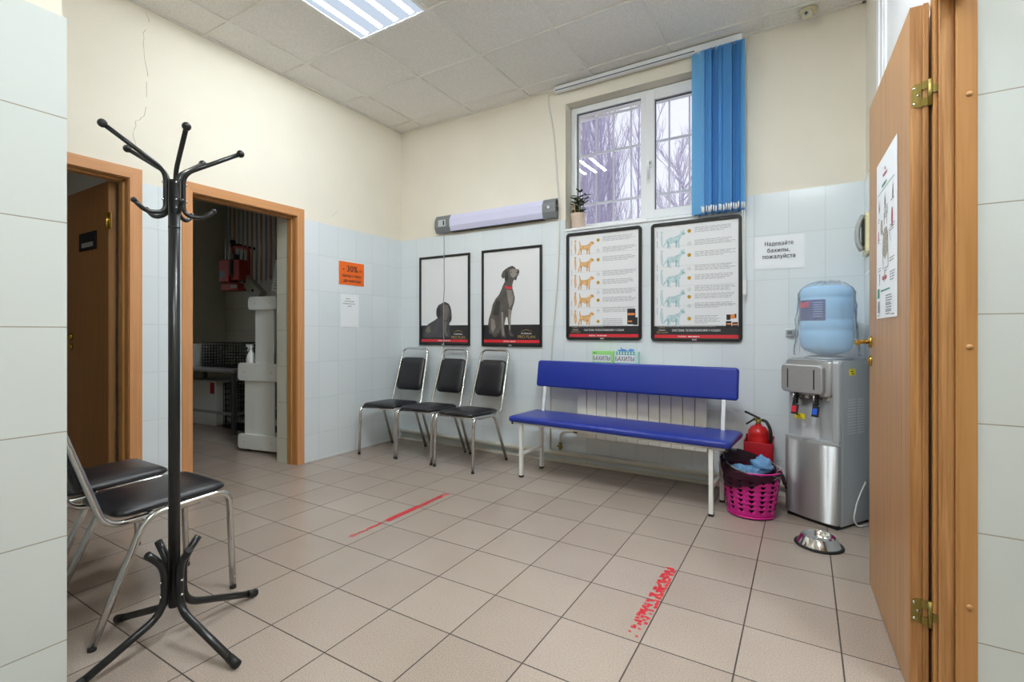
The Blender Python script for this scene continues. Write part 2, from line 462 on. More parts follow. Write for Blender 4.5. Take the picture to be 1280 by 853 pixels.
struct('wall_corridor', bm, [M['paint'], M['tile_c']], 'white tiled wall at the right edge beyond the door frame')
bm = BM(); box(bm, -1.95, -1.828, -2.6, .53, 0, ZC+.1); box(bm, -1.84, -1.82, -2.6, .538, 0, 1.99, 1)
struct('wall_side', bm, [M['paint'], M['tile_n']], 'white tiled wall at the left edge in the foreground')
bm = BM(); box(bm, XL, -1.95, .41, .53, 0, ZC+.1); box(bm, XL, -1.84, .52, .538, 0, 1.99, 1)
struct('wall_near', bm, [M['paint'], M['tile_c']])
bm = BM(); box(bm, -1.95, 2.6, -2.72, -2.6, 0, ZC+.1); struct('wall_rear', bm, M['paint'])
bm = BM(); box(bm, 2.6, 2.72, -2.6, 1.95, 0, ZC+.1); struct('wall_east', bm, M['paint'])
# ceiling: slab, mineral tiles and the lay-in grid
GX = [-2.65+.6*k for k in range(-2, 9)]; GY = [2.365+.585*k for k in range(-9, 3)]
LX0, LX1, LY0, LY1 = -2.65, -2.05, 1.78, 2.365
PANELS = [(-2.65, 1.78), (-.25, -.56), (.95, .61), (-.85, 1.195)]
bm = BM()
box(bm, -3.80, 2.62, -2.62, YB+.02, ZC+.008, ZC+.1)
for x in GX:
    if x > XL: box(bm, x-.012, x+.012, -2.6, YB, ZC-.002, ZC+.012, 1)
for y in GY: box(bm, XL, 2.6, y-.012, y+.012, ZC-.0025, ZC+.012, 1)
for a, b, c, d in ((XL, XL+.02, .53, YB), (XL, XR, YB-.02, YB), (XR-.02, XR, 1.0, YB)): box(bm, a, b, c, d, ZC-.003, ZC+.012, 1)
struct('ceiling', bm, [M['ceil'], M['grid']], 'suspended ceiling of grey-white mineral tiles')
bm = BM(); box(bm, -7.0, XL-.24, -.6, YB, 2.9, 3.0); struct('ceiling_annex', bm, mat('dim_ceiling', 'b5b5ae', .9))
# dark rooms beyond the two doorways
bm = BM(); wall_rects(bm, -.6, YB, 0, 3.0, [(1.75, 2.65, 1.1, 2.2)], lambda a, b, c, d: box(bm, -7.0, -6.82, a, b, c, d)); struct('wall_far', bm, mat('green_grey_paint', 'b5b6a6', .6, noise=.03, nscale=5))  # unseen opening added in this wall to let dim daylight into the room
bm = BM(); box(bm, -6.82, XL-.24, 1.46, 1.58, 0, 2.95); struct('wall_between', bm, mat('annex_paint', 'b9b8ab', .6))
bm = BM(); box(bm, -7.0, XL-.24, -.72, -.6, 0, 3.0); struct('wall_annex', bm, M['paint'])
bm = BM(); box(bm, -6.82, XL-.24, YB-.012, YB+.01, 0, 2.95); struct('wall_annex_back', bm, M['tile_r2'])
# plaster cracks on the left wall
def crack(pts, wd):
    bm = BM(); q = []
    for i in range(len(pts)-1):
        for k in range(3):
            t = k/3; q.append((pts[i][0]*(1-t)+pts[i+1][0]*t+rng.uniform(-.006, .006), pts[i][1]*(1-t)+pts[i+1][1]*t))
    q.append(pts[-1])
    for a, b in zip(q, q[1:]):
        if rng.random() < .12: continue
        wa = wd*rng.uniform(.5, 1.3)
        bm.faces.new([bm.verts.new((XL+.0008, y, z)) for y, z in ((a[0]-wa, a[1]), (a[0]+wa, a[1]), (b[0]+wa, b[1]), (b[0]-wa, b[1]))])
    return bm
ck = mat('crack_shadow', '8f8776', .9)
def lw(x, y):
    r = (math.cos(YAW), math.sin(YAW)); f = (-math.sin(YAW), math.cos(YAW)); a = (x-640)/F_PX
    t = XL/(f[0]+r[0]*a); return ((f[1]+r[1]*a)*t, EYE+(CY-y)/F_PX*t)
obj('plaster_crack', crack([lw(*p) for p in ((183, 15), (187, 28), (180, 42), (180, 60), (184, 88), (184, 110), (180, 145), (170, 152), (167, 168), (170, 181))], .0011), ck, wl_)
obj('plaster_crack', crack([lw(*p) for p in ((379, 267), (392, 271), (402, 270), (410, 274), (422, 265), (432, 264), (447, 268), (455, 271))], .0009), ck, wl_)

# ------------------------------------------------------------------ window_1 with its frame, sashes, panes, handle
win = bpy.data.objects.new('window_1', None); COL.objects.link(win); win['kind'] = 'structure'
win['label'] = 'white plastic two-part window above the posters'; win['category'] = 'window'
FY0, FY1 = YB+.10, YB+.165
x0, x1, z0, z1 = WIN[0]+.006, WIN[1]-.006, WIN[2]+.012, WIN[3]-.006
def frame_rect(bm, x0, x1, z0, z1, wd, y0, y1, bev=.004):
    box(bm, x0, x0+wd, y0, y1, z0, z1, 0, bev); box(bm, x1-wd, x1, y0, y1, z0, z1, 0, bev)
    box(bm, x0+wd-.002, x1-wd+.002, y0+.0005, y1, z0, z0+wd, 0, bev); box(bm, x0+wd-.002, x1-wd+.002, y0+.0005, y1, z1-wd, z1, 0, bev)
bm = BM(); frame_rect(bm, x0, x1, z0, z1, .05, FY0, FY1); box(bm, -1.105, -1.025, FY0, FY1, z0+.04, z1-.04, 0, .004); obj('window_frame', bm, M['pvc'], win)
bm = BM(); frame_rect(bm, -1.06, x1-.025, z0+.028, z1-.028, .068, FY0-.018, FY0+.045, .006); obj('sash', bm, M['pvc'], win)
bm = BM(); box(bm, x0+.05, -1.10, FY0+.03, FY0+.036, z0+.05, z1-.05); obj('pane', bm, M['glass'], win)
bm = BM(); box(bm, -.995, x1-.09, FY0+.012, FY0+.018, z0+.094, z1-.094); obj('pane', bm, M['glass'], win)
bm = BM()
for a, b, c, d in ((x0+.05, -1.105, z0+.05, z1-.05),):
    frame_rect(bm, a-.003, b+.003, c-.003, d+.003, .006, FY0+.02, FY0+.034, 0)
frame_rect(bm, -.994, x1-.092, z0+.095, z1-.095, .006, FY0+.005, FY0+.016, 0)
obj('gasket', bm, M['black'], win)
bm = BM(); prism(bm, rrect(-1.042, -1.014, 2.36, 2.43, .012, 4), FY0-.032, FY0-.018, bev=.003)
tube(bm, fillet([(-1.028, FY0-.03, 2.395), (-1.028, FY0-.070, 2.395), (-1.026, FY0-.070, 2.26)], .02), .012, 10); obj('window_handle', bm, M['pvc'], win)
bm = BM(); box(bm, WIN[0]+.003, WIN[1]-.003, YB-.02, FY0+.01, WIN[2]-.006, WIN[2]+.016, 0, .006); obj('window_sill', bm, M['pvc'], win)

# window grille outside
gr = BM()
for k in range(9): xk = -1.735+.158*k; tube(gr, [(xk, 4.06, 1.86), (xk, 4.06, 3.06)], .008, 6)
for z in (2.22, 2.66, 2.98): box(gr, -1.75, -.36, 4.052, 4.064, z-.010, z+.010)
tag(obj('window_grille', gr, M['bar']), 'white painted bar grille behind the window panes', 'grille')

# bare winter trees outside, each tree a thing with trunk and crown
def tree(x, y, h, seed, label, group, nb, lean, low, side):
    r = random.Random(seed)
    t = thing('bare_tree', label, 'tree', (x, y, -.5), 0, group)
    bt = BM(); tube(bt, [(0, 0, 0), (r.uniform(-.05, .05), 0, h*.5), (r.uniform(-.1, .1), 0, h)], [.07, .045, .012], 6); obj('trunk', bt, M['bark'], t)
    bc = BM()
    def branch(p, d, ln, rad, lv):
        q = [p]; dd = d.copy()
        for k in range(4):
            dd = (dd + Vector((r.uniform(-.13, .13), r.uniform(-.13, .13), side))).normalized(); q.append(q[-1]+dd*ln/4)
        tube(bc, q, [rad, rad*.85, rad*.7, rad*.55, rad*.35], 3, caps=False)
        if lv:
            for k in range(4):
                i = r.randint(1, 4); s = (dd + Vector((r.uniform(-.6, .6), r.uniform(-.6, .6), r.uniform(0, .4)))).normalized()
                branch(q[i], s, ln*r.uniform(.4, .65), rad*.6, lv-1)
    for k in range(nb):
        z = h*(low+(.97-low)*r.random()); a = r.uniform(0, 2*PI)
        branch(Vector((0, 0, z)), Vector((math.cos(a)*lean, math.sin(a)*lean, 1)).normalized(), r.uniform(1.1, 2.1)*(1.15-z/h*.5), .017, 2)
    obj('crown', bc, M['bark'], t)
for k, (x, y, h, nb) in enumerate(((-3.95, 10.3, 8.0, 46), (-5.35, 12.9, 9.6, 56), (-5.55, 15.6, 11.4, 56), (-7.0, 18.2, 13, 56), (-4.95, 18.4, 13, 44), (-8.0, 21.2, 15, 50), (-6.2, 21.0, 15, 50))):
    tree(x, y, h, 30+k, 'tall bare tree of dense upright branches filling the left window pane', 'dense bare trees outside the window', nb, .42, .12, .14)
for k, (x, y, h, nb) in enumerate(((-3.1, 15.0, 6.4, 26), (-2.9, 19.0, 8.0, 28), (-5.2, 24.5, 10.6, 30), (-3.3, 23.5, 9.6, 28))):
    tree(x, y, h, 60+k, 'bare tree with open twigs under pale sky in the right window pane', 'open bare trees outside the window', nb, 1.1, .45, .05)

# ------------------------------------------------------------------ door_1 and door_2 in the left wall, door_3 (open, right)
def door_root(name, label):
    o = bpy.data.objects.new(name, None); COL.objects.link(o); o['kind'] = 'structure'; o['label'] = label; o['category'] = 'door'; return o
def casing(root, y0, y1, zt, cw=.065, head=None):
    """architrave with mitred corners on the room side of wall_left (x = XL) and the jamb lining"""
    xa, xb = XL, XL+.016
    def slab(pts, m, nm):
        bm = BM(); A = [bm.verts.new((xb, a, b)) for a, b in pts]; B = [bm.verts.new((xa, a, b)) for a, b in pts]
        bm.faces.new(A); bm.faces.new(B[::-1])
        for i in range(4): bm.faces.new((A[i], B[i], B[(i+1) % 4], A[(i+1) % 4]))
        bmesh.ops.recalc_face_normals(bm, faces=bm.faces); obj(nm, bm, m, root)
    slab([(y0-cw, 0), (y0, 0), (y0, zt), (y0-cw, zt+cw)], M['beech'], 'casing')
    slab([(y1, 0), (y1+cw, 0), (y1+cw, zt+cw), (y1, zt)], M['beech'], 'casing')
    slab([(y0, zt), (y1, zt), (y1+cw, zt+cw), (y0-cw, zt+cw)], M['beech_h'], 'casing')
    bm = BM(); d = XL-.095
    box(bm, d, XL+.002, y0-.02, y0+.004, 0, zt+.01); box(bm, d, XL+.002, y1-.004, y1+.02, 0, zt+.01); box(bm, d, XL+.002, y0, y1, zt-.004, zt+.02)
    box(bm, d, d+.05, y1-.016, y1, 0, zt); box(bm, d, d+.05, y0, y0+.016, 0, zt); box(bm, d, d+.05, y0, y1, zt-.016, zt)
    obj('jamb', bm, M['oak2'], root)
d2 = door_root('door_2', 'beech framed open doorway between coat stand and orange sheet')
casing(d2, 1.70, 2.49, 2.032)
bm = BM(); box(bm, XL-.245, XL-.095, 2.48, 2.516, 0, 2.06); obj('reveal', bm, M['tile_r2'], d2)
d1 = door_root('door_1', 'beech framed doorway with brown door standing open, left')
casing(d1, .575, 1.343, 2.032)
# leaf of door_1 (opens away into the dark room)
bm = BM(); box(bm, -4.355, -3.70, 0, .042, .012, 2.026, 0, .003)
lf = obj('door_leaf', bm, M['leaf1'], d1); lf.location = (0, 1.292, 0); 
lf.rotation_euler = (0, 0, 0)
bm = BM()
lathe(bm, [(0, 0), (.024, 0), (.024, -.008), (.011, -.012), (.011, -.045), (0, -.045)], 14, (-4.29, 0, 1.055), Matrix.Rotation(-PI/2, 4, 'X') @ Matrix.Scale(-1, 4, (0, 0, 1)) if 0 else Matrix.Rotation(-PI/2, 4, 'X'))
tube(bm, fillet([(-4.29, -.045, 1.055), (-4.18, -.045, 1.055)], .01), .009, 8); obj('door_handle', bm, M['brass'], lf)
bm = BM(); lathe(bm, [(0, 0), (.022, 0), (.022, -.008), (0, -.008)], 14, (-4.29, 0, .985), Matrix.Rotation(-PI/2, 4, 'X')); box(bm, -4.293, -4.287, -.012, 0, .972, .998); obj('lock_cover', bm, M['brass'], lf)
for z in (1.775, .22):
    bm = BM(); box(bm, -3.70, -3.655, -.003, 0, z-.05, z+.05); tube(bm, [(-3.70, -.008, z-.05), (-3.70, -.008, z+.05)], .008, 8); obj('hinge', bm, M['brass'], lf)
# small door plate (a sign hung on the leaf)
pl = thing('door_plate', 'small dark name plate on the brown door at the left', 'sign', (-4.0, 1.290, 1.62))
bm = BM(); box(bm, -.13, .13, -.008, .001, 0, .115, 0, .002); obj('plate', bm, mat('dark_plate', '232326', .7, spec=.2), pl)
bm = BM(); frect(bm, -.085, .10, .018, .048, -.0088)
obj('name_strip', bm, mat('grey_strip', '8f9090', .5), pl)

d3 = door_root('door_3', 'oak door frame and open oak door leaf at the right')
# jamb of door_3: three stepped mouldings at the far side, plain lining elsewhere
for a, b, y0, m in ((.3165, .326, 1.812, 'oak2'), (.326, .360, 1.800, 'oak'), (.360, .405, 1.790, 'oak2')):
    bm = BM(); box(bm, a, b, y0, 1.86, 0, 2.10, 0, .003); obj('jamb', bm, M[m], d3)
bm = BM()
capm = mat('beige_cap', 'b98a57', .5)
for z in (.33, 1.045, 1.74):
    bm = BM(); lathe(bm, [(0, -.003), (.007, -.002), (.0075, 0)], 14, (.388, 1.790, z), Matrix.Rotation(-PI/2, 4, 'X')); obj('screw_cap', bm, capm, d3)
bm = BM(); box(bm, .313, .405, .98, 1.02, 0, 2.10, 0, .003); box(bm, .3135, .4045, 1.02, 1.80, 2.04, 2.10, 0, .003); obj('jamb', bm, M['oak2'], d3)
# leaf, hinged at the far jamb and swung back along the right wall
LA = math.atan2(2.585-1.842, .239-.267)
leaf = bpy.data.objects.new('door_leaf', None); COL.objects.link(leaf); leaf.parent = d3
leaf.location = (.267, 1.842, 0); leaf.rotation_euler = (0, 0, LA)
LW = .7435                                   # local x along the leaf from the hinge edge, local -y is the hidden side
bm = BM(); box(bm, 0, LW, -.042, 0, .010, 2.046, 0, .0015); obj('leaf_board', bm, M['leaf3'], leaf)
bm = BM(); box(bm, -.0015, .002, -.028, -.0005, .010, 2.046); box(bm, -.010, .002, -.042, -.029, .010, 2.046, 0, .002); obj('edge_strip', bm, M['oak'], leaf)
for z in (1.781, .267):
    bm = BM()
    tpl = [(-.027, -.035), (-.027, .035), (-.012, .035), (-.004, .026), (-.004, -.026), (-.012, -.035)]
    T = Matrix.Rotation(0, 4, 'Z')
    # plate on the hinge edge (facing -x local)
    A = [bm.verts.new((-.0035, y, z+q)) for y, q in tpl]; B = [bm.verts.new((-.001, y, z+q)) for y, q in tpl]
    bm.faces.new(A); bm.faces.new(B[::-1])
    for i in range(6): bm.faces.new((A[i], B[i], B[(i+1) % 6], A[(i+1) % 6]))
    box(bm, -.013, -.001, -.044, -.026, z+.012, z+.036); box(bm, -.013, -.001, -.044, -.026, z-.036, z-.012)
    tube(bm, [(-.012, -.046, z-.038), (-.012, -.046, z+.038)], .0075, 10)
    box(bm, -.036, -.012, -.052, -.046, z-.010, z+.012); box(bm, -.0365, -.0315, -.078, -.046, z-.010, z+.012)
    bmesh.ops.recalc_face_normals(bm, faces=bm.faces)
    h = obj('hinge', bm, M['oldbrass'], leaf)
    bm = BM()
    for y, q in ((-.010, .022), (-.018, 0), (-.010, -.024)):
        lathe(bm, [(0, -.0015), (.0035, -.0012), (.004, 0)], 10, (-.0036, y, z+q), Matrix.Rotation(PI/2, 4, 'Y'))
    obj('screw', bm, M['chrome'], h)
bm = BM()
lathe(bm, [(0, .010), (.022, .010), (.025, .004), (.025, 0), (0, 0)], 18, (LW-.05, 0, 1.045), Matrix.Rotation(-PI/2, 4, 'X'))
tube(bm, fillet([(LW-.05, 0, 1.045), (LW-.05, .055, 1.045), (LW-.16, .058, 1.040)], .02), .009, 10)
obj('door_handle', bm, M['brass'], leaf)
bm = BM(); lathe(bm, [(0, .008), (.021, .007), (.023, 0), (0, 0)], 18, (LW-.05, 0, .965), Matrix.Rotation(-PI/2, 4, 'X')); box(bm, LW-.053, LW-.047, .006, .012, .950, .980); obj('lock_cover', bm, M['brass'], leaf)
bm = BM()
lathe(bm, [(0, -.052), (.022, -.052), (.025, -.046), (.025, -.042), (0, -.042)], 18, (LW-.05, 0, 1.045), Matrix.Rotation(-PI/2, 4, 'X'))
tube(bm, fillet([(LW-.05, -.042, 1.045), (LW-.05, -.085, 1.045), (LW-.14, -.085, 1.04)], .02), .009, 10)
obj('door_handle', bm, M['brass'], leaf)

# white profile and panel on the right wall above the door leaf
bm = BM()
for a, b, e in ((2.73, 3.14, .006), (2.76, 2.80, .014), (2.86, 2.93, .012), (2.98, 3.06, .014)): box(bm, XR-e, XR+.01, a, b, ZT+.001, ZC+.01, 0, .002)
struct('trim_1', bm, M['pvc'], 'white ribbed vertical strip above the open door')
bm = BM(); box(bm, XR-.012, XR+.01, 1.90, 2.675, ZT+.05, ZC+.01, 0, .002); struct('trim_2', bm, M['pvc'], 'plain white panel above the open door')

# ------------------------------------------------------------------ ceiling light panels
tube_m = [emit('fluorescent_tube', (.88, .95, 1.0), q) for q in PANEL_TUBE]
field_m = emit('lit_diffuser', (.72, .84, 1.0), PANEL_FIELD)
def light_panel(label, loc, tube_m):
    t = thing('ceiling_light', label, 'ceiling light', (*loc, ZC), 0, 'square light panels in the ceiling')
    bm = BM()
    for a, b, c, d in ((0, .6, 0, .018), (0, .6, .567, .585), (0, .018, .018, .567), (.582, .6, .018, .567)): box(bm, a, b, c, d, -.006, .006)
    obj('frame', bm, M['white'], t)
    bm = BM(); box(bm, .018, .582, .018, .567, -.002, .004); obj('diffuser', bm, field_m, t)
    for k in range(4):
        bm = BM(); x = .095+.137*k; tube(bm, [(x, .045, -.006), (x, .54, -.006)], .019, 10)
        for v in bm.verts: v.co.z = -.006+(v.co.z+.006)*.35
        obj('light_tube', bm, tube_m, t)
    return t
light_panel('square four-tube light panel glowing in the ceiling', PANELS[0], tube_m[0])
light_panel('square light panel in the ceiling behind the viewer', PANELS[1], tube_m[1])
light_panel('unseen square light panel added in the ceiling above the middle of the room', PANELS[3], tube_m[3])  # out of view, added to brighten the ceiling and the back right
light_panel('square light panel in the corridor ceiling at the right', PANELS[2], tube_m[2])

# ------------------------------------------------------------------ coat stand
C0 = (-1.895, .850)
t = thing('coat_stand', 'tall black metal coat stand with ball-tipped hooks', 'coat stand', (*C0, 0), R(3))
bm = BM(); tube(bm, [(0, 0, .125), (0, 0, 1.618)], .018, 20); tube(bm, [(0, 0, 1.45), (0, 0, 1.456)], .0185, 20); obj('pole', bm, M['blackm'], t)
for a, fr_ in ((6-3, .325), (97-3, .315), (190-3, .305), (274-3, .285)):
    c, s = math.cos(R(a)), math.sin(R(a)); P = lambda r, z: (r*c, r*s, z)
    bm = BM(); tube(bm, fillet([P(.085, .338), P(.031, .275), P(.031, .12), P(fr_, .014)], [.05, .06], 8), .0125, 12)
    l = obj('leg', bm, M['blackm'], t)
    bm = BM(); tube(bm, [P(fr_-.03, .0255), P(fr_+.008, .0140)], .0140, 12); obj('foot_cap', bm, M['rubber'], l)
    for z in (.175, .225):
        bm = BM(); ball(bm, P(.044, z), .005, 8); obj('bolt', bm, M['chrome'], l)
for a in (28, 98, 168, 238, 314):
    a += 28; c, s = math.cos(R(a)), math.sin(R(a)); P = lambda r, z: (r*c, r*s, z)
    bm = BM(); tube(bm, fillet([P(.20, 1.744), P(.027, 1.645), P(.027, 1.50), P(.085, 1.492), P(.118, 1.522)], [.035, .05, .03], 7), .0075, 10)
    l = obj('hook', bm, M['blackm'], t)
    bm = BM(); ball(bm, P(.203, 1.746), .0135, 14); obj('ball_tip', bm, M['blackm'], l)
    bm = BM(); ball(bm, P(.119, 1.523), .0095, 10); obj('end_cap', bm, M['blackm'], l)
    for z in (1.545, 1.605):
        bm = BM(); ball(bm, P(.0355, z), .004, 8); obj('bolt', bm, M['chrome'], l)

# ------------------------------------------------------------------ chrome chairs
def pad(bm, outline, y0, y1, bev): prism(bm, outline, y0, y1, bev=bev, seg=4)
def make_chair(label, group):
    t = thing('visitor_chair', label, 'chair', (0, 0, 0), 0, group)
    rt = .0125
    for s in (-1, 1):
        bm = BM(); tube(bm, fillet([(s*.192, 0, .012), (s*.190, .015, .420), (s*.180, .31, .405), (s*.192, .475, .012)], [.055, .06], 8), rt, 12)
        o = obj('side_frame', bm, M['chrome'], t)
        for y in (-.0003, .476):
            bm = BM(); tube(bm, [(s*.192, y, 0), (s*.192, y, .013)], .0130, 12); obj('foot_cap', bm, M['rubber'], o)
    w0, w1 = .165, .142
    loop = fillet([(-w0, .12, .402), (-w0, .43, .395), (-w1, .598, .925), (w1, .598, .925), (w0, .43, .395), (w0, .12, .402)], [.06, .055, .055, .06], 8)
    bm = BM(); tube(bm, loop, .0115, 12); obj('back_frame', bm, M['chrome'], t)
    for y in (.05, .29):
        bm = BM(); tube(bm, [(-.185, y, .412-.02*y), (.185, y, .412-.02*y)], .009, 8); obj('cross_bar', bm, M['chrome'], t)
    # seat pad: rounded trapezoid with domed top
    so = []
    for (cx, cy, a, r) in ((.118, .345, 0, .055), (-.118, .345, 90, .055), (-.130, .058, 180, .045), (.130, .058, 270, .045)):
        for k in range(7): q = R(a+15*k); so.append((cx+r*math.cos(q), cy+r*math.sin(q)))
    bm = BM(); T = Matrix.Translation((0, 0, .425)) @ Matrix.Rotation(R(-1.5), 4, 'X')
    n = len(so); cx, cy = 0, .2
    rings = [(.97, 0), (1.02, .008), (1.01, .018), (.93, .029), (.6, .039), (.25, .043)]
    RR = [[bm.verts.new(T @ Vector((cx+(x-cx)*s, cy+(y-cy)*s, z))) for x, y in so] for s, z in rings]
    bm.faces.new(RR[0][::-1]); bm.faces.new(RR[-1])
    for A, B in zip(RR, RR[1:]):
        for k in range(n): bm.faces.new((A[k], A[(k+1) % n], B[(k+1) % n], B[k]))
    obj('seat', bm, M['leather'], t, smooth=True)
    # back pad, follows the lean of the back frame
    lean = math.atan2(.168, .53)
    T = Matrix.Translation((0, .515, .66)) @ Matrix.Rotation(-lean, 4, 'X')
    o_ = [(x*(1-.10*(z+.15)), z) for x, z in rrect(-.140, .140, -.135, .185, .045, 6)]
    bm = BM(); n = len(o_); czz = .025
    rings = [(.97, .026), (1.0, .016), (1.0, -.002), (.95, -.012), (.6, -.019), (.25, -.021)]
    RR = [[bm.verts.new(T @ Vector((x*s, y-.004, czz+(z-czz)*s))) for x, z in o_] for s, y in rings]
    bm.faces.new(RR[0][::-1]); bm.faces.new(RR[-1])
    for A, B in zip(RR, RR[1:]):
        for k in range(n): bm.faces.new((A[k], A[(k+1) % n], B[(k+1) % n], B[k]))
    bmesh.ops.recalc_face_normals(bm, faces=bm.faces)
    obj('backrest', bm, M['leather'], t, smooth=True)
    return t
GC = 'chairs along the back wall'; GD = 'chairs behind the coat stand'
ch = make_chair('chrome chair with black seat in the corner, left of the row of three', GC)
ch.location = (-3.205, 3.03, 0); ch.rotation_euler = (0, 0, R(8))
dup(ch, (-2.803, 3.055, 0), R(1), 'middle chair of the three black and chrome chairs by the back wall')
dup(ch, (-2.370, 3.038, 0), R(-1), 'black and chrome chair nearest the blue bench, under the seated dog poster')
dup(ch, (-2.27, 1.156, 0), R(180), 'black and chrome chair directly behind the coat stand, seen from its side', GD)
dup(ch, (-2.725, 1.140, 0), R(180), 'black and chrome chair partly hidden beyond the coat stand chair, near the brown door', GD)

# ------------------------------------------------------------------ blue bench
t = thing('waiting_bench', 'long blue padded bench with white metal legs in front of the radiator', 'bench', (-1.135, 3.255, 0), R(-4))
bm = BM()
so = rrect(-.775, .78, -.175, .225, .035, 5)
n = len(so); rings = [(0, .412), (.006, .420), (.006, .440), (0, .448), (-.012, .453), (-.06, .455)]
RR = []
for off, z in rings:
    RR.append([bm.verts.new((x + (off if x > 0 else -off)*1, y + (off if y > .025 else -off), z)) for x, y in so])
bm.faces.new(RR[0][::-1]); bm.faces.new(RR[-1])
for A, B in zip(RR, RR[1:]):
    for k in range(n): bm.faces.new((A[k], A[(k+1) % n], B[(k+1) % n], B[k]))
obj('seat', bm, M['blue'], t, smooth=True)
T = Matrix.Translation((0, .205, .645)) @ Matrix.Rotation(R(-9), 4, 'X')
bm = BM(); prism(bm, rrect(-.757, .760, 0, .212, .022, 5), -.018, .022, T=T, bev=.014, seg=4)
o = obj('backrest', bm, M['blue'], t, smooth=True)
for s in (-1, 1):
    bm = BM(); box(bm, s*.675-.0125, s*.675+.0125, -.158, -.133, .012, .40, 0, .002); l = obj('leg', bm, M['white'], t)
    bm = BM(); box(bm, s*.675-.0135, s*.675+.0135, -.159, -.132, 0, .014); obj('foot_cap', bm, M['rubber'], l)
    bm = BM(); rbox(bm, (s*.675, .146, .206), (.025, .025, .388), None, .002)
    l = obj('leg', bm, M['white'], t)
    bm = BM(); box(bm, s*.675-.0135, s*.675+.0135, .1325, .1595, 0, .014); obj('foot_cap', bm, M['rubber'], l)
    bm = BM(); rbox(bm, (s*.675, .197, .60), (.025, .02, .42), Matrix.Rotation(R(-9), 4, 'X'), .002); obj('back_post', bm, M['white'], t)
    bm = BM(); box(bm, s*.675-.0125, s*.675+.0125, -.133, .134, .165, .185, 0, .002); obj('stretcher', bm, M['white'], t)
bm = BM(); box(bm, -.75, .755, -.15, -.125, .394, .413, 0, .002); box(bm, -.75, .755, .134, .159, .394, .413, 0, .002)
for s in (-1, 1): box(bm, s*.675-.0125, s*.675+.0125, -.15, .2, .394, .413, 0, .002)
fr = obj('seat_frame', bm, M['white'], t)
for a, b in ((-.762, -.748), (.753, .768)):
    bm = BM(); box(bm, a, b, -.152, -.123, .390, .414); obj('end_cap', bm, M['black'], fr)

# ------------------------------------------------------------------ radiator and pipes
t = thing('radiator', 'white sectional wall radiator behind the blue bench', 'radiator', (-1.56, 3.60, .245))
bm = BM()
for k in range(12):
    x = .0815*k
    box(bm, x+.002, x+.0795, 0, .012, .0, .575, 0, .004); box(bm, x+.012, x+.070, .012, .078, .015, .57, 0, .006)
obj('sections', bm, M['rad'], t)
bm = BM(); tube(bm, fillet([(0, .04, .035), (-.10, .045, .03), (-.17, .05, .0), (-.17, .05, -.145)], [.04, .05], 6), .011, 10); obj('supply_pipe', bm, M['pipe'], t)
bm = BM(); tube(bm, [(-.045, .04, .033), (0, .04, .035)], .016, 10); tube(bm, [(-.17, .05, -.13), (-.17, .05, -.07)], .014, 10); box(bm, -.195, -.145, .035, .046, -.11, -.095, 0, .003); obj('valve', bm, M['oldbrass'], t)
bm = BM(); tube(bm, [(.978, .04, .03), (1.0, .04, .03)], .012, 10); obj('bleed_plug', bm, M['chrome'], t)
bm = BM(); tube(bm, [(-3.52, 3.664, .080), (XR-.03, 3.664, .080)], .022, 14)
for x in (-3.1, -2.1, -1.0, -.15): box(bm, x-.005, x+.005, 3.66, 3.692, .05, .08)
tag(obj('heating_pipe', bm, M['pipe']), 'white heating pipe running along the foot of the back wall', 'pipe')
bm = BM(); box(bm, XL+CL, XR-CL, 3.676, 3.692, 0, .022)
struct('baseboard_back', bm, M['pipe'])

# ------------------------------------------------------------------ shoe cover boxes on the radiator
def cover_box(label, x, w_, colr, dots):
    t = thing('shoe_cover_box', label, 'box', (x, 3.615, .820), R(0), 'shoe cover boxes')
    m_ = mat('card_'+colr, colr, .5)
    bm = BM(); box(bm, 0, w_, 0, .05, 0, .118); obj('carton', bm, m_, t)
    bm = BM(); frect(bm, .004, w_-.022, .035, .088, -.001); obj('paper_label', bm, M['paper'], t)
    bm = BM(); text(bm, 'БАХИЛЫ', .010, w_-.028, .045, .080, -.002, .018); obj('lettering', bm, M['ink'], t)
    bm = BM()
    if dots:
        for i in range(7):
            for j in range(2): frect(bm, .016+i*.022, .026+i*.022, .092+j*.015, .101+j*.015, -.001)
    else:
        for i in range(3): frect(bm, .012+i*.009, .017+i*.009, .098, .108, -.001)
        for i in range(9): frect(bm, .012+i*.016, .022+i*.016, .018, .026, -.001)
    obj('printed_dots', bm, mat('dots_'+colr, '1f4f80' if dots else '2c7a48', .5), t)
    return t
cover_box('light green carton of shoe covers, left of the pair above the bench', -1.437, .176, '9cdc84', False)
b2 = cover_box('pale turquoise carton of shoe covers with blue dots, right of the pair above the bench', -1.256, .184, 'bde3dd', True)
def crumple(bm, c, r, seed, sc=(1, 1, 1), amp=.35, sub=3, f=3.0):
    t = bmesh.new(); bmesh.ops.create_icosphere(t, subdivisions=sub, radius=1)
    for v in t.verts:
        d = 1+amp*(mnoise.noise(v.co*f*.5+Vector((seed*3.1, seed, -seed)))+.8*abs(mnoise.noise(v.co*f+Vector((seed, 9, seed)))))
        v.co = Vector((v.co.x*d*r*sc[0], v.co.y*d*r*sc[1], v.co.z*d*r*sc[2]))+Vector(c)
    for q in t.faces: q.smooth = True
    join(bm, t)
film = mat('blue_film', '4f93d8', .25, alpha=.85, spec=.6)
bm = BM(); crumple(bm, (.06, .025, .120), .022, 2, (1.6, .7, .6)); crumple(bm, (.125, .025, .122), .017, 5, (1.2, .8, .9)); tube(bm, [(.05, .025, .125), (.045, .022, .150)], [.006, .002], 6)
tag(obj('shoe_covers', bm, film), 'blue shoe covers sticking out of the turquoise carton', 'shoe covers').location = (-1.256, 3.615, .820)

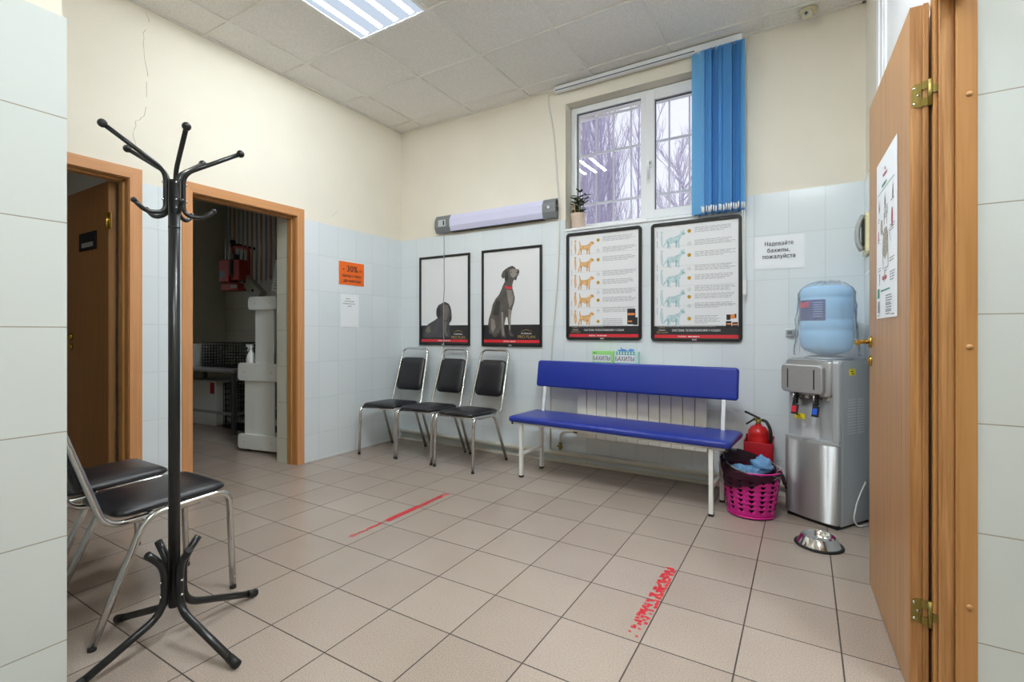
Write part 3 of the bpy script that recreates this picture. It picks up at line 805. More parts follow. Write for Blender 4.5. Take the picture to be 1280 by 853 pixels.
def lines_block(bm, x0, x1, z, n, pitch, th, y, r, ragged=.15):
    for k in range(n):
        e = x1-(x1-x0)*(r.uniform(0, ragged) if k < n-1 else r.uniform(.1, .5)); x = x0
        while x < e-.004:
            l = min(r.uniform(.012, .04), e-x); frect(bm, x, x+l, z-k*pitch, z-k*pitch+th, y); x += l+.005
# ------------------------------------------------------------------ posters
def poster(name, label, x0, x1, z0, z1, fw, rad, dband, rband):
    t = thing(name, label, 'poster', ((x0+x1)/2, YB-CL-.001, z0), 0, 'framed posters on the back wall')
    w_ = (x1-x0)/2; h = z1-z0
    bm = BM()
    if rad: ring(bm, rrect(-w_, w_, 0, h, rad, 6), rrect(-w_+fw, w_-fw, fw, h-fw, .004, 6), -.020, 0)
    else:
        ring(bm, [(-w_, 0), (w_, 0), (w_, h), (-w_, h)], [(-w_+fw, fw), (w_-fw, fw), (w_-fw, h-fw), (-w_+fw, h-fw)], -.016, 0)
    bmesh.ops.recalc_face_normals(bm, faces=bm.faces)
    fr = obj('frame', bm, M['black'], t)
    b = fr.modifiers.new('bevel', 'BEVEL'); b.width = .004; b.segments = 2; b.limit_method = 'ANGLE'
    bm = BM(); frect(bm, -.016, .016, fw*.3, fw*.75, -.0215); obj('maker_plate', bm, M['grey_ink'], fr)
    i0, i1, b0, b1 = -w_+fw, w_-fw, fw, h-fw
    bm = BM(); frect(bm, i0-.003, i1+.003, b0-.003, b1+.003, -.006); obj('print', bm, M['print'], t)
    bm = BM(); frect(bm, i0, i1, b0, b0+dband, -.0066); obj('dark_band', bm, M['darkband'], t)
    bm = BM(); frect(bm, i0, i1, b0+rband[0], b0+rband[1], -.0072); obj('red_band', bm, M['redband'], t)
    return t, i0, i1, b0, b1
def brand(t, x0, x1, z0, z1):
    """gold roof line over white and gold lettering"""
    h = z1-z0; cx = (x0+x1)/2
    bm = BM(); flat(bm, [(x0+.1*(x1-x0), z0+.74*h), (cx, z0+h), (x1-.1*(x1-x0), z0+.74*h), (cx, z0+.93*h)], -.0074); text(bm, 'PRO PLAN', x0, x1, z0, z0+.32*h, -.0074, .0)
    obj('emblem', bm, M['gold'], t)
    bm = BM(); text(bm, 'PURINA', cx-.3*(x1-x0), cx+.3*(x1-x0), z0+.44*h, z0+.62*h, -.0074, .025); obj('emblem_lettering', bm, M['wprint'], t)
def crop_pts(pts, ox, oy, s): return [(ox+x*s, oy+y*s) for x, y in pts]
DOG_G = mat('weimaraner_grey', '57534f', .45, noise=.35, nscale=9)
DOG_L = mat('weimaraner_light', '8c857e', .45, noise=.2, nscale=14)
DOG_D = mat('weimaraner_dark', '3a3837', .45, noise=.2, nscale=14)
YP = YB-CL
def P_(pts, t, ox, oy, s):
    return [(a-t.location.x, b-t.location.z) for a, b in (unproj(x, y, YP) for x, y in crop_pts(pts, ox, oy, s))]
# seated dog poster
t, i0, i1, b0, b1 = poster('framed_poster', 'framed poster of a dark dog sitting upright in a red collar', -2.541, -1.918, .957, 1.833, .022, 0, .172, (.012, .038))
CR = (590, 295, .17575)
bm = BM(); flat(bm, P_([(265,222),(290,214),(308,224),(318,238),(335,238),(341,255),(336,275),(325,290),(318,318),(305,312),(297,322),(290,350),(292,378),(300,405),(308,440),(304,475),(292,510),(284,540),(278,600),(280,665),(284,690),(298,705),(297,718),(272,712),(266,690),(262,640),(256,580),(246,578),(236,620),(234,660),(238,700),(245,715),(240,726),(216,722),(210,700),(206,650),(198,690),(183,700),(182,716),(165,722),(152,715),(150,700),(135,698),(122,688),(124,660),(118,630),(124,590),(140,540),(150,490),(170,450),(195,420),(212,385),(225,350),(238,325),(235,300),(220,305),(211,285),(222,255),(240,238)], t, *CR), -.0074)
dg = obj('dog_picture', bm, DOG_G, t)
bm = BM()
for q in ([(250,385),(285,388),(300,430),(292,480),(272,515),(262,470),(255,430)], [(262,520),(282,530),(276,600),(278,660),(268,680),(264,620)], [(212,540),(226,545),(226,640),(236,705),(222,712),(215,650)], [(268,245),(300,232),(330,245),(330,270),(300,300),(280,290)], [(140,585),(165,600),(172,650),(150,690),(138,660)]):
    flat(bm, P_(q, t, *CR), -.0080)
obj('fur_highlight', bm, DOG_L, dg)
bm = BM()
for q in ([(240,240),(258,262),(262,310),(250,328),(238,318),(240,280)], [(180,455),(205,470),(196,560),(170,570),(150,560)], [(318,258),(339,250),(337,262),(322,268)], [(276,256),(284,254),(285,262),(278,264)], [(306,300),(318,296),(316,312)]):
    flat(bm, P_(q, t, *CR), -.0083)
obj('dark_fur', bm, DOG_D, dg)  # ear, flank, eye and nose printed in the darker fur tone
bm = BM(); flat(bm, P_([(238,354),(262,362),(292,362),(288,378),(262,379),(240,370)], t, *CR), -.0086); obj('collar', bm, M['redband'], dg)
bx = P_([(330, 728), (452, 665)], t, *CR); brand(t, bx[0][0], bx[1][0], bx[0][1], bx[1][1])
bm = BM(); text(bm, 'PURINA', -.075, -.015, .040, .052, -.0076, .02); lines_block(bm, -.005, .10, .043, 1, .01, .006, -.0076, rng); obj('band_print', bm, M['wprint'], t)
# lying dog poster
t, i0, i1, b0, b1 = poster('framed_poster', 'framed poster of a dark dog lying low, crossed by a hanging cord', -3.295, -2.675, .957, 1.828, .022, 0, .172, (.012, .036))
CR = (515, 310, .15233)
bm = BM(); flat(bm, P_([(245,458),(262,447),(278,445),(305,458),(318,480),(326,510),(329,540),(331,572),(326,600),(311,620),(312,650),(314,690),(318,735),(100,735),(98,690),(105,660),(140,625),(190,595),(215,576),(206,560),(203,530),(206,500),(222,470)], t, *CR), -.0074)
dg = obj('dog_picture', bm, mat('dark_dog_fur', '48474a', .45, noise=.3, nscale=9), t)
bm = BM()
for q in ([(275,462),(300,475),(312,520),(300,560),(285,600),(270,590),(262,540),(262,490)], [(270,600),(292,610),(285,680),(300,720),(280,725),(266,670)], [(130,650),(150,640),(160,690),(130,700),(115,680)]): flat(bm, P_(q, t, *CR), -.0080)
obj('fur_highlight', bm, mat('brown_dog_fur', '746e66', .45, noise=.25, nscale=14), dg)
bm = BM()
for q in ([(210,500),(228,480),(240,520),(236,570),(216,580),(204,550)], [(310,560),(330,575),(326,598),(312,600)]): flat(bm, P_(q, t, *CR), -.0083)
obj('dark_fur', bm, mat('near_black_fur', '333234', .45), dg)  # ear and muzzle printed in near-black fur
bx = P_([(328, 745), (440, 675)], t, *CR); brand(t, bx[0][0], bx[1][0], bx[0][1], bx[1][1])
bm = BM(); text(bm, 'PURINA', -.075, -.015, .040, .052, -.0076, .02); lines_block(bm, -.005, .10, .043, 1, .01, .006, -.0076, rng); obj('band_print', bm, M['wprint'], t)

# charts of body condition
def dog_shape(x, z, s, fat):
    """small side view of a dog, head to the right, tail up to the left"""
    k = fat
    return [(x+a*s, z+b*s) for a, b in ((-.5,-.5),(-.42,-.48),(-.36,-.22),(-.22,-.14),(0,-.20-k),(.20,-.16-k),(.24,-.5),(.32,-.5),(.31,-.18),(.36,.02),(.42,.10),(.56,.12),(.60,.20),(.52,.30),(.40,.34),(.30,.26),(.22,.16),(0,.10+k*.3),(-.26,.12),(-.32,.20),(-.36,.40),(-.42,.42),(-.40,.20),(-.38,.06),(-.40,-.12),(-.48,-.34))]
def cat_shape(x, z, s, fat):
    k = fat
    return [(x+a*s, z+b*s) for a, b in ((-.62,-.34),(-.52,-.40),(-.38,-.24),(-.30,-.20),(-.24,-.5),(-.14,-.5),(-.18,-.26),(0,-.22-k),(.18,-.20-k),(.20,-.5),(.30,-.5),(.28,-.16),(.36,.06),(.46,.14),(.56,.16),(.58,.24),(.52,.34),(.54,.44),(.46,.38),(.38,.40),(.32,.26),(.22,.12),(0,.06+k*.3),(-.24,.08),(-.36,0),(-.42,-.14),(-.52,-.28))]
def chart(label, x0, x1, z0, z1, cat, title, circles):
    t, i0, i1, b0, b1 = poster('framed_chart', label, x0, x1, z0, z1, .024, .03, .088, (.0, .024))
    W_, H = i1-i0, b1-b0; X = lambda u: i0+u*W_; Z = lambda v: b1-v*H
    r = random.Random(5+cat)
    m1 = mat('teal_figure' if cat else 'tan_figure', 'b9d0d4' if cat else 'dcb07a', .5, noise=.18, nscale=60)
    m2 = mat('teal_shade' if cat else 'tan_shade', '8fb0b6' if cat else 'bd8648', .5)
    rows = (.085, .255, .43, .61, .775) if cat else (.085, .25, .425, .60, .775)
    bm = BM(); bs = BM(); bt = BM()
    for k, v in enumerate(rows):
        s = .142 if cat else .128
        flat(bm, (cat_shape if cat else dog_shape)(X(.245), Z(v+.035), s, .0+.02*k), -.0072)
        for lg in (((-.34, -.10), (-.24, -.12), (-.25, -.30), (-.28, -.47), (-.33, -.47), (-.31, -.30)), ((.08, -.14), (.18, -.12), (.16, -.32), (.15, -.47), (.09, -.47), (.10, -.32))):
            flat(bs, [(X(.245)+a*s, Z(v+.035)+b*s) for a, b in lg], -.0076)
        flat(bs, [(X(.245)+a*s, Z(v+.035)+b*s) for a, b in ((-.30, .07), (.20, .09), (.30, .20), (.24, .15), (0, .07))], -.0076)
        flat(bs, [(X(.245)+a*s, Z(v+.035)+b*s) for a, b in ((.40, .20), (.56, .18), (.5, .26), (.42, .30))], -.0076)
        # figure from above
        o_ = [(X(.095)+(.007+.0012*k)*math.cos(a)*(1-.25*math.sin(2*a)), Z(v+.035)+.052*math.sin(a)) for a in [2*PI*j/16 for j in range(16)]]
        flat(bt, o_, -.0072); flat(bt, [(X(.095)+.009*math.cos(a), Z(v-.03)+.010*math.sin(a)) for a in [2*PI*j/10 for j in range(10)]], -.0074)
    obj('animal_print', bm, m1, t); obj('darker_figure_print', bs, m2, t); obj('top_view_print', bt, m1 if not cat else mat('teal_pale', 'bccfd3', .5), t)  # far legs, back and face are printed in the darker tone
    bg_ = BM(); bw = BM(); bn = BM(); bl = BM()
    for n_, v, gold in circles:
        cx, cz = X(.435), Z(v); o_ = [(cx+.0135*math.cos(a), cz+.0135*math.sin(a)) for a in [2*PI*j/18 for j in range(18)]]
        if gold: flat(bg_, o_, -.0072)
        else: ring(bw, o_, [(cx+.0115*(a-cx)/.0135, cz+.0115*(b-cz)/.0135) for a, b in o_], -.0073, -.0068)
        text(bn, str(n_), cx-(.0015 if n_ == 1 else .0035), cx+(.0015 if n_ == 1 else .0035), cz-.006, cz+.006, -.0076, .01)
    obj('gold_dots_print', bg_, mat('gold_disc', 'c29a33', .4), t); obj('ring_print', bw, M['grey_ink'], t); obj('numeral_lettering', bn, M['ink'], t)
    for j, (n_, v, gold) in enumerate(circles):
        lines_block(bl, X(.50), X(.97 if v < .78 else .80), Z(v-.022), 4 if v < .8 else 6, .0105, .0042, -.0070, r)
    lines_block(bl, X(.04), X(.98), Z(.90-.01), 2, .010, .003, -.0070, r)
    for k in range(3):
        for q in range(2): frect(bl, X(.035), X(.035)+.004, Z(.10+.3*k+.09*q), Z(.10+.3*k+.09*q)+.05, -.0070)
    for v in (.19, .365, .54, .715): frect(bl, X(.05), X(.98), Z(v), Z(v)+.0012, -.0069)
    obj('small_print', bl, M['grey_ink'], t)
    bk = BM(); bo = BM()
    if cat:
        for a, b, c, d in ((.865, .91, .80, .845), (.955, .975, .795, .83), (.86, .92, .855, .915), (.93, .99, .865, .915)): frect(bk, X(a), X(b), Z(d), Z(c), -.0072)
        for a, b, c, d in ((.91, .96, .80, .835), (.87, .915, .872, .885), (.935, .985, .878, .89)): frect(bo, X(a), X(b), Z(d), Z(c), -.0075)
    else:
        frect(bk, X(.845), X(.955), Z(.95-.07), Z(.735), -.0072); frect(bk, X(.925), X(.985), Z(.885), Z(.815), -.0073)
        frect(bo, X(.85), X(.945), Z(.795), Z(.775), -.0076); frect(bo, X(.855), X(.91), Z(.86), Z(.845), -.0076)
    pk = obj('packet_print', bk, M['ink'], t); obj('packet_stripe', bo, mat('packet_orange', 'e08a4a', .5), pk)
    bm = BM(); text(bm, title, X(.225), X(.80), b0+.048, b0+.064, -.0074, .012); obj('title_lettering', bm, M['wprint'], t)
    brand(t, X(.03), X(.17), b0+.033, b0+.080)
    bm = BM(); text(bm, 'PURINA', X(.30), X(.40), b0+.006, b0+.017, -.0078, .02); lines_block(bm, X(.42), X(.68), b0+.008, 1, .01, .006, -.0078, r); obj('band_print', bm, M['wprint'], t)
    return t
chart('framed chart of tan dogs on white, left of the two animal charts', -1.690, -1.062, 1.022, 1.900, 0, 'СИСТЕМА ТЕЛОСЛОЖЕНИЯ У СОБАК',
      ((1, .065, 1), (2, .165, 0), (3, .255, 1), (4, .395, 0), (5, .475, 1), (6, .57, 0), (7, .645, 1), (8, .745, 0), (9, .85, 1)))
chart('framed chart of pale teal cats on white, below the blue blind', -.992, -.366, 1.018, 1.898, 1, 'СИСТЕМА ТЕЛОСЛОЖЕНИЯ У КОШЕК',
      ((1, .065, 1), (2, .175, 0), (3, .275, 1), (4, .395, 0), (5, .475, 1), (6, .575, 0), (7, .64, 1), (8, .72, 0), (9, .83, 1)))

# ------------------------------------------------------------------ sheets of paper
def sheet(name, label, loc, rz, w_, h, m_, group=None):
    t = thing(name, label, 'notice', loc, rz, group)
    bm = BM(); n = 8
    A = [[bm.verts.new((w_*i/n-w_/2, -.0015-.0012*math.sin(3*i/n+j), h*j/n)) for i in range(n+1)] for j in range(n+1)]
    for j in range(n):
        for i in range(n): bm.faces.new((A[j][i], A[j][i+1], A[j+1][i+1], A[j+1][i])).smooth = True
    obj('sheet', bm, m_, t); return t
t = sheet('discount_notice', 'orange paper notice with black text on the left wall', (XL+CL+.001, 3.05, 1.513), PI/2, .288, .208, M['orange'])
bm = BM(); text(bm, '- 30%', -.105, .065, .120, .175, -.0042, .03); text(bm, 'на', .082, .112, .126, .146, -.0042, .02); text(bm, 'одежду и обувь', -.108, .108, .066, .098, -.0042, .02); text(bm, 'для животных', -.095, .108, .018, .048, -.0042, .02)
obj('lettering', bm, M['ink'], t)
t = sheet('paper_notice', 'white paper notice below the orange one', (XL+CL+.001, 3.028, 1.132), PI/2, .208, .298, M['paper'])
bm = BM(); [lines_block(bm, -q, q, z_, 1, .01, .009, -.0042, rng, .05) for q, z_ in ((.045, .250), (.062, .228), (.083, .206), (.025, .184))]
obj('small_print', bm, M['grey_ink'], t)
t = sheet('paper_notice', 'white paper notice with bold black words above the water cooler', (-.146, YB-CL-.001, 1.508), 0, .294, .222, M['paper'])
bm = BM(); text(bm, 'Надевайте', -.083, .083, .150, .186, -.0042, .02); text(bm, 'бахилы,', -.068, .062, .108, .140, -.0042, .02); text(bm, 'пожалуйста', -.096, .094, .062, .100, -.0042, .02)
obj('lettering', bm, M['ink'], t)
# anatomy poster on the open oak door (leaf faces -x)
px0, px1 = .165, .545
ca, sa = math.cos(LA), math.sin(LA)
def on_leaf(s, n_=.0012): return (.267+ca*s-sa*n_, 1.842+sa*s+ca*n_)
mid = on_leaf((px0+px1)/2)
t = thing('anatomy_poster', 'white animal anatomy poster on the open oak door', 'poster', (*mid, 1.138), LA+PI)
# local x runs from the free edge to the hinge edge, local -y faces the room
w_, h = px1-px0, .597; r_ = random.Random(3)
bm = BM(); box(bm, -w_/2, w_/2, -.0012, 0, 0, h); obj('sheet', bm, M['paper'], t)
X = lambda u: -w_/2+u*w_; Z = lambda v: h-v*h
bm = BM(); lines_block(bm, X(.36), X(.60), Z(.128), 1, .01, .010, -.002, r_, .02); frect(bm, X(.45), X(.50), Z(.098), Z(.08), -.002); frect(bm, X(.33), X(.55), Z(.765), Z(.742), -.002)
for u, v, a in ((.80, .43, .036), (.12, .47, .022)): flat(bm, [(X(u)+a*.4*math.cos(q), Z(v)+a*math.sin(q)) for q in [2*PI*j/14 for j in range(14)]], -.002)
obj('red_print', bm, mat('muted_red_print', 'b8455a', .5), t)
bm = BM(); lines_block(bm, X(.30), X(.68), Z(.185), 1, .01, .010, -.002, r_, .02); frect(bm, X(.08), X(.90), Z(.2075), Z(.203), -.002); frect(bm, X(.06), X(.18), Z(.87), Z(.81), -.002); frect(bm, X(.25), X(.70), Z(.835), Z(.825), -.002)
obj('green_print', bm, mat('muted_green_print', '3f9474', .5), t)
bm = BM(); r_ = random.Random(3)
for u in (.17, .47, .82):
    for q in range(7):
        a = r_.uniform(-1, 1); flat(bm, [(X(u)+.012*a-.004, Z(.285)+r_.uniform(-.03, .0)), (X(u)+.012*a+.004, Z(.285)-.028), (X(u)+.016*a, Z(.285)+r_.uniform(.005, .04))], -.002)
def leg_(u0, v0, u1, v1, w2): flat(bm, [(X(u0)-w2, Z(v0)), (X(u0)+w2, Z(v0)), (X(u1)+w2*.5, Z(v1)), (X(u1)-w2*.5, Z(v1))], -.002)
flat(bm, [(X(.33)+0*1, Z(.60)), (X(.36), Z(.50)), (X(.42), Z(.455)), (X(.55), Z(.45)), (X(.62), Z(.50)), (X(.60), Z(.60)), (X(.48), Z(.645))], -.002)
leg_(.36, .58, .37, .70, .007); leg_(.60, .56, .62, .70, .007); leg_(.66, .48, .74, .56, .005); leg_(.30, .44, .40, .50, .012); leg_(.42, .36, .43, .43, .007); leg_(.55, .36, .56, .44, .007); leg_(.18, .715, .18, .79, .009); leg_(.46, .71, .42, .78, .008)
flat(bm, [(X(.29)+.022*math.cos(q), Z(.43)+.03*math.sin(q)) for q in [2*PI*j/12 for j in range(12)]], -.0021)
obj('skeleton_print', bm, mat('bone_print', 'a29b8d', .6, noise=.4, nscale=90), t)
bm = BM()
for u0, u1, v, n_ in ((.10, .22, .37, 2), (.42, .62, .33, 5), (.70, .92, .47, 3), (.74, .95, .33, 1), (.08, .22, .50, 2), (.68, .92, .66, 2), (.10, .26, .685, 2), (.70, .92, .74, 4), (.42, .62, .70, 2), (.50, .80, .87, 4), (.50, .80, .925, 3), (.50, .78, .965, 2), (.06, .20, .985, 1), (.75, .95, .985, 1)): lines_block(bm, X(u0), X(u1), Z(v), n_, .009, .0035, -.002, r_)
for q in range(3): frect(bm, X(.075+.045*q), X(.095+.045*q), Z(.965), Z(.89), -.0022)
obj('small_print', bm, mat('print_grey_dark', '7d8588', .6), t)

# ------------------------------------------------------------------ wall lamp with cord, cables
t = thing('wall_lamp', 'long grey-ended lilac lamp fixture high on the back wall', 'lamp', (-2.40, YB-.001, 2.04))
prof = [(-.066, .05), (-.066, .118), (-.040, .162), (0, .170), (0, 0), (-.045, 0)]
def bar(bm, x0, x1, k=1.0, g=0.0):
    A = [bm.verts.new((x0, y*k-(g if y < 0 else 0), .085+(z-.085)*k)) for y, z in prof]; B = [bm.verts.new((x1, y*k-(g if y < 0 else 0), .085+(z-.085)*k)) for y, z in prof]
    fs = [bm.faces.new(A), bm.faces.new(B[::-1])]+[bm.faces.new((A[i], B[i], B[(i+1) % 6], A[(i+1) % 6])) for i in range(6)]
    bmesh.ops.recalc_face_normals(bm, faces=fs)
bm = BM(); bar(bm, -.485, .515, .96); obj('diffuser', bm, M['lampdiff'], t)
for a, b in ((-.662, -.48), (.505, .632)):
    bm = BM(); bar(bm, a, b); e = obj('end_housing', bm, M['lampgrey'], t); m_ = e.modifiers.new('bevel', 'BEVEL'); m_.width = .006; m_.segments = 2
    if a < 0:
        bm = BM(); box(bm, -.615, -.525, -.068, -.06, .055, .118, 0, .002); s_ = obj('switch_plate', bm, mat('light_grey_plastic', 'b9c0c2', .4), e)
        bm = BM(); box(bm, -.555, -.540, -.0715, -.066, .065, .108, 0, .002); obj('switch', bm, M['ink'], s_)
    else:
        bm = BM(); lathe(bm, [(0, .004), (.010, .003), (.0115, 0)], 16, (.565, -.066, .09), Matrix.Rotation(PI/2, 4, 'X')); obj('indicator', bm, M['white'], e)
        for z in (.055, .105):
            bm = BM(); box(bm, .630, .634, -.058, -.008, z, z+.04); obj('side_vent', bm, M['black'], e)
bm = BM(); box(bm, -.48, .505, -.050, -.002, -.003, .004); obj('reflector_edge', bm, M['black'], t)
cz = [(-.572, -.03, .004), (-.573, -.028, -.25), (-.570, -.030, -.44), (-.568, -.032, -.55), (-.578, -.030, -.64), (-.582, -.028, -.9), (-.575, -.030, -1.05), (-.578, -.026, -1.12), (-.56, -.026, -1.25), (-.55, -.025, -1.42)]
loop = [(-.545+.055*(1-math.cos(a)), -.025, -1.42-.09*math.sin(a)) for a in [PI*k/14 for k in range(15)]]
bm = BM(); tube(bm, fillet(cz+[(-.545, -.025, -1.44)]+[(x+.005, y, z-.02) for x, y, z in loop[1:]]+[(-.428, -.02, -1.36)], .03, 3), .0035, 6); obj('cord', bm, M['gcable'], t)
bm = BM(); tube(bm, fillet([(-1.862, YB-.005, ZC), (-1.862, YB-.006, 3.02), (-1.815, YB-.006, 2.80), (-1.790, YB-.007, 2.45), (-1.765, YB-.008, 2.20), (-1.755, YB-.014, 1.90), (-1.772, YB-.016, 1.55), (-1.800, YB-.016, 1.25), (-1.830, YB-.016, .95), (-1.840, YB-.016, .55), (-1.84, YB-.016, .11)], .12, 6), .0075, 8)
tag(obj('wall_cable', bm, M['cable']), 'white cable hanging down the back wall from the ceiling', 'cable')

# ------------------------------------------------------------------ potted plant on the sill
t = thing('potted_plant', 'small green plant in a pale pot on the window sill', 'plant', (-1.607, YB+.035, WIN[2]+.0165))
bm = BM(); lathe(bm, [(0, 0), (.045, 0), (.048, .006), (.062, .118), (.064, .122), (.060, .122), (.058, .108), (0, .105)], 28); pt_ = obj('pot', bm, M['pot'], t)
bm = BM(); lathe(bm, [(0, .109), (.0585, .109)], 20); obj('soil', bm, M['soil'], t)
bs = BM(); bl = BM(); r_ = random.Random(11)
def leaf(bm, p, d, up, l, wd):
    d = d.normalized(); s = d.cross(up).normalized(); u = s.cross(d)
    rows = [(0, .08), (.25, .8), (.55, 1), (.8, .65), (1, .02)]; V = []
    for q, ww in rows:
        c = p+d*l*q-u*l*.12*q*q; V.append([bm.verts.new(c-s*wd*ww), bm.verts.new(c-u*wd*.18*ww), bm.verts.new(c+s*wd*ww)])
    for A, B in zip(V, V[1:]):
        for k in range(2): bm.faces.new((A[k], A[k+1], B[k+1], B[k])).smooth = True
for k in range(6):
    a = k*1.05; ln = r_.uniform(.13, .215); tilt = r_.uniform(.12, .36)
    p = [Vector((.02*math.cos(a), .015*math.sin(a), .105))]; d = Vector((math.cos(a)*tilt, math.sin(a)*tilt*.6, 1)).normalized()
    for q in range(5): d = (d+Vector((r_.uniform(-.1, .1), r_.uniform(-.08, .08), .05))).normalized(); p.append(p[-1]+d*ln/5)
    tube(bs, p, [.0045, .004, .004, .0035, .003, .002], 6)
    for q in range(1, 6):
        for s in range(3):
            an = r_.uniform(0, 2*PI); dd = Vector((math.cos(an), math.sin(an)*.8, r_.uniform(.1, .7)))
            leaf(bl, p[q], dd, Vector((0, 0, 1)), r_.uniform(.040, .058), r_.uniform(.012, .016))
obj('stems', bs, M['stem'], t); obj('leaves', bl, M['leafg'], t)
bm = BM(); tube(bm, [(-.014, -.03, .10), (-.018, -.035, .195)], .0035, 6); obj('support_stick', bm, M['stick'], t)

# ------------------------------------------------------------------ vertical blind
t = thing('vertical_blind', 'blue vertical blind drawn to the right side of the window', 'blind', (-.36, YB-.05, 3.075))
bm = BM(); box(bm, -1.42, 0, -.02, .022, 0, .045, 0, .004); hr = obj('headrail', bm, M['pvc'], t)
bm = BM(); box(bm, -1.41, -.31, -.0215, -.019, .006, .014); obj('rail_groove', bm, mat('dark_slot', '55606e', .5), hr)
bm = BM(); bwt = BM(); r_ = random.Random(4); bcl = BM()
nv = 21
for k in range(nv):
    x = -.295+.285*k/(nv-1); a = R(r_.uniform(46, 70)); hw = .0445
    if k < 2: a = R(22+14*k)
    n = 6; zz = [0, -.4, -.8, -1.148-.004*(k % 3)]
    rows = []
    for z in zz:
        rows.append([bm.verts.new((x+hw*(2*i/n-1)*math.cos(a)+.004*math.sin(PI*i/n), -.0-hw*(2*i/n-1)*math.sin(a)*.85-.004*math.sin(PI*i/n), z)) for i in range(n+1)])
    for A, B in zip(rows, rows[1:]):
        for i in range(n): bm.faces.new((A[i], B[i], B[i+1], A[i+1])).smooth = True
    zb = zz[-1]
    T = Matrix.Translation((x, 0, zb)) @ Matrix.Rotation(-a, 4, 'Z')
    rbox(bwt, (x, -.0, zb+.012), (.080, .004, .030), Matrix.Rotation(-a, 4, 'Z'))
    tube(bcl, [(x+.034*math.cos(a), -.036*math.sin(a)-.003, zb+.045), (x+.040*math.cos(a), -.042*math.sin(a)-.006, zb+.020), (x+.034*math.cos(a), -.038*math.sin(a)-.006, zb+.004)], .0052, 6)
    tube(bcl, [(x, -.006, .0), (x, -.006, -.012)], .004, 5)
vn = obj('vanes', bm, M['vane'], t); obj('bottom_weights', bwt, M['vane'], vn); obj('hem_clips', bcl, M['white'], vn)  # white pieces are separate clips at the hem and top of each vane
bm = BM(); pts = [(-.004, -.015, 0), (-.003, -.015, -1.0), (.002, -.015, -1.55), (.004, -.013, -1.72), (.010, -.012, -1.74), (.016, -.013, -1.72), (.012, -.015, -1.4), (.006, -.015, 0)]
tube(bm, fillet(pts, .01, 3), .003, 6); ccord = obj('pull_cord', bm, M['white'], t)
bm = BM(); box(bm, .000, .022, -.022, -.006, -1.735, -1.635, 0, .003); obj('cord_weight', bm, M['white'], ccord)

# ------------------------------------------------------------------ small things on walls and ceiling
t = thing('security_camera', 'small beige dome security camera where ceiling meets back wall', 'camera', (.020, 3.60, ZC-.003))
bm = BM(); lathe(bm, [(0, 0), (.052, 0), (.050, -.012), (.034, -.020), (0, -.021)], 24); obj('base', bm, mat('beige_plastic', 'c9c3a4', .45), t)
bm = BM(); ball(bm, (-.004, -.018, -.033), .030, 18); hd = obj('camera_ball', bm, mat('beige_ball', 'cfcab0', .4), t)
bm = BM(); T = Matrix.Translation((-.010, -.044, -.040)) @ Matrix.Rotation(R(98), 4, 'X') @ Matrix.Rotation(R(-12), 4, 'Y'); lathe(bm, [(0, .006), (.011, .006), (.014, 0), (.014, -.01)], 18, axis=T); obj('lens_ring', bm, M['silver'], hd)
bm = BM(); lathe(bm, [(0, .0075), (.0085, .0065), (.009, 0)], 16, axis=T); obj('lens', bm, M['black'], hd)
t = thing('wall_phone', 'cream wall phone with curved grey handset, half hidden by the open door', 'phone', (XR-CL, 3.50, 1.53))
bm = BM(); prism(bm, rrect(-.10, .10, 0, .245, .03, 5), -.018, 0, T=Matrix.Rotation(-PI/2, 4, 'Z'), bev=.006); obj('cradle', bm, mat('cream_plastic', 'e6dcae', .4), t)
bm = BM(); q = [(-.030+.0, 0, .035), (-.046, 0, .070), (-.054, 0, .130), (-.044, 0, .195), (-.024, 0, .235)]
T = Matrix.Diagonal((1, 3.0, 1, 1)); tube(bm, fillet(q, .04, 4), .014, 12); bm.transform(T); obj('handset', bm, mat('grey_handset', 'a9adad', .4), t, smooth=True)
bm = BM(); box(bm, -.030, -.016, -.03, .03, .06, .215); obj('shadow_gap', bm, M['black'], t)
t = thing('wall_socket', 'small grey wall socket beside the water bottle', 'socket', (-.083, YB-CL, 1.058))
bm = BM(); box(bm, -.024, .024, -.022, 0, 0, .048, 0, .004); obj('body', bm, M['silver'], t)
bm = BM(); frect(bm, -.014, .014, .012, .036, -.0225); obj('face', bm, M['lampgrey'], t)

# ------------------------------------------------------------------ red tape remnants on the floor
def tape(label, pieces, seed):
    r = random.Random(seed); bm = BM()
    for (x0, x1, y0, y1, wear) in pieces:
        if not wear:
            n = 24; L_ = [(x0+r.uniform(-.002, .003), y0+(y1-y0)*k/n) for k in range(n+1)]; R_ = [(x1+r.uniform(-.003, .002), y0+(y1-y0)*k/n) for k in range(n+1)]
            for k in range(n): bm.faces.new([bm.verts.new((*p, .0008)) for p in (L_[k], R_[k], R_[k+1], L_[k+1])])
            continue
        cols = 4; cw = (x1-x0)/cols; y = y0
        while y < y1:
            for c in range(cols):
                if r.random() < wear: continue
                cx, cy = x0+cw*(c+.5)+r.uniform(-.003, .003), y+r.uniform(-.004, .004); m_ = r.randint(5, 7); st = r.uniform(0, PI)
                bm.faces.new([bm.verts.new((cx+cw*r.uniform(.45, .95)*math.cos(st+2*PI*q/m_), cy+.009*r.uniform(.5, 1.2)*math.sin(st+2*PI*q/m_), .0006+r.uniform(0, .0004))) for q in range(m_)])
            y += .010
    bmesh.ops.recalc_face_normals(bm, faces=bm.faces)
    for f in bm.faces:
        if f.normal.z < 0: f.normal_flip()
    return tag(obj('floor_tape', bm, M['tape']), label, 'tape', 'red tape marks on the floor')
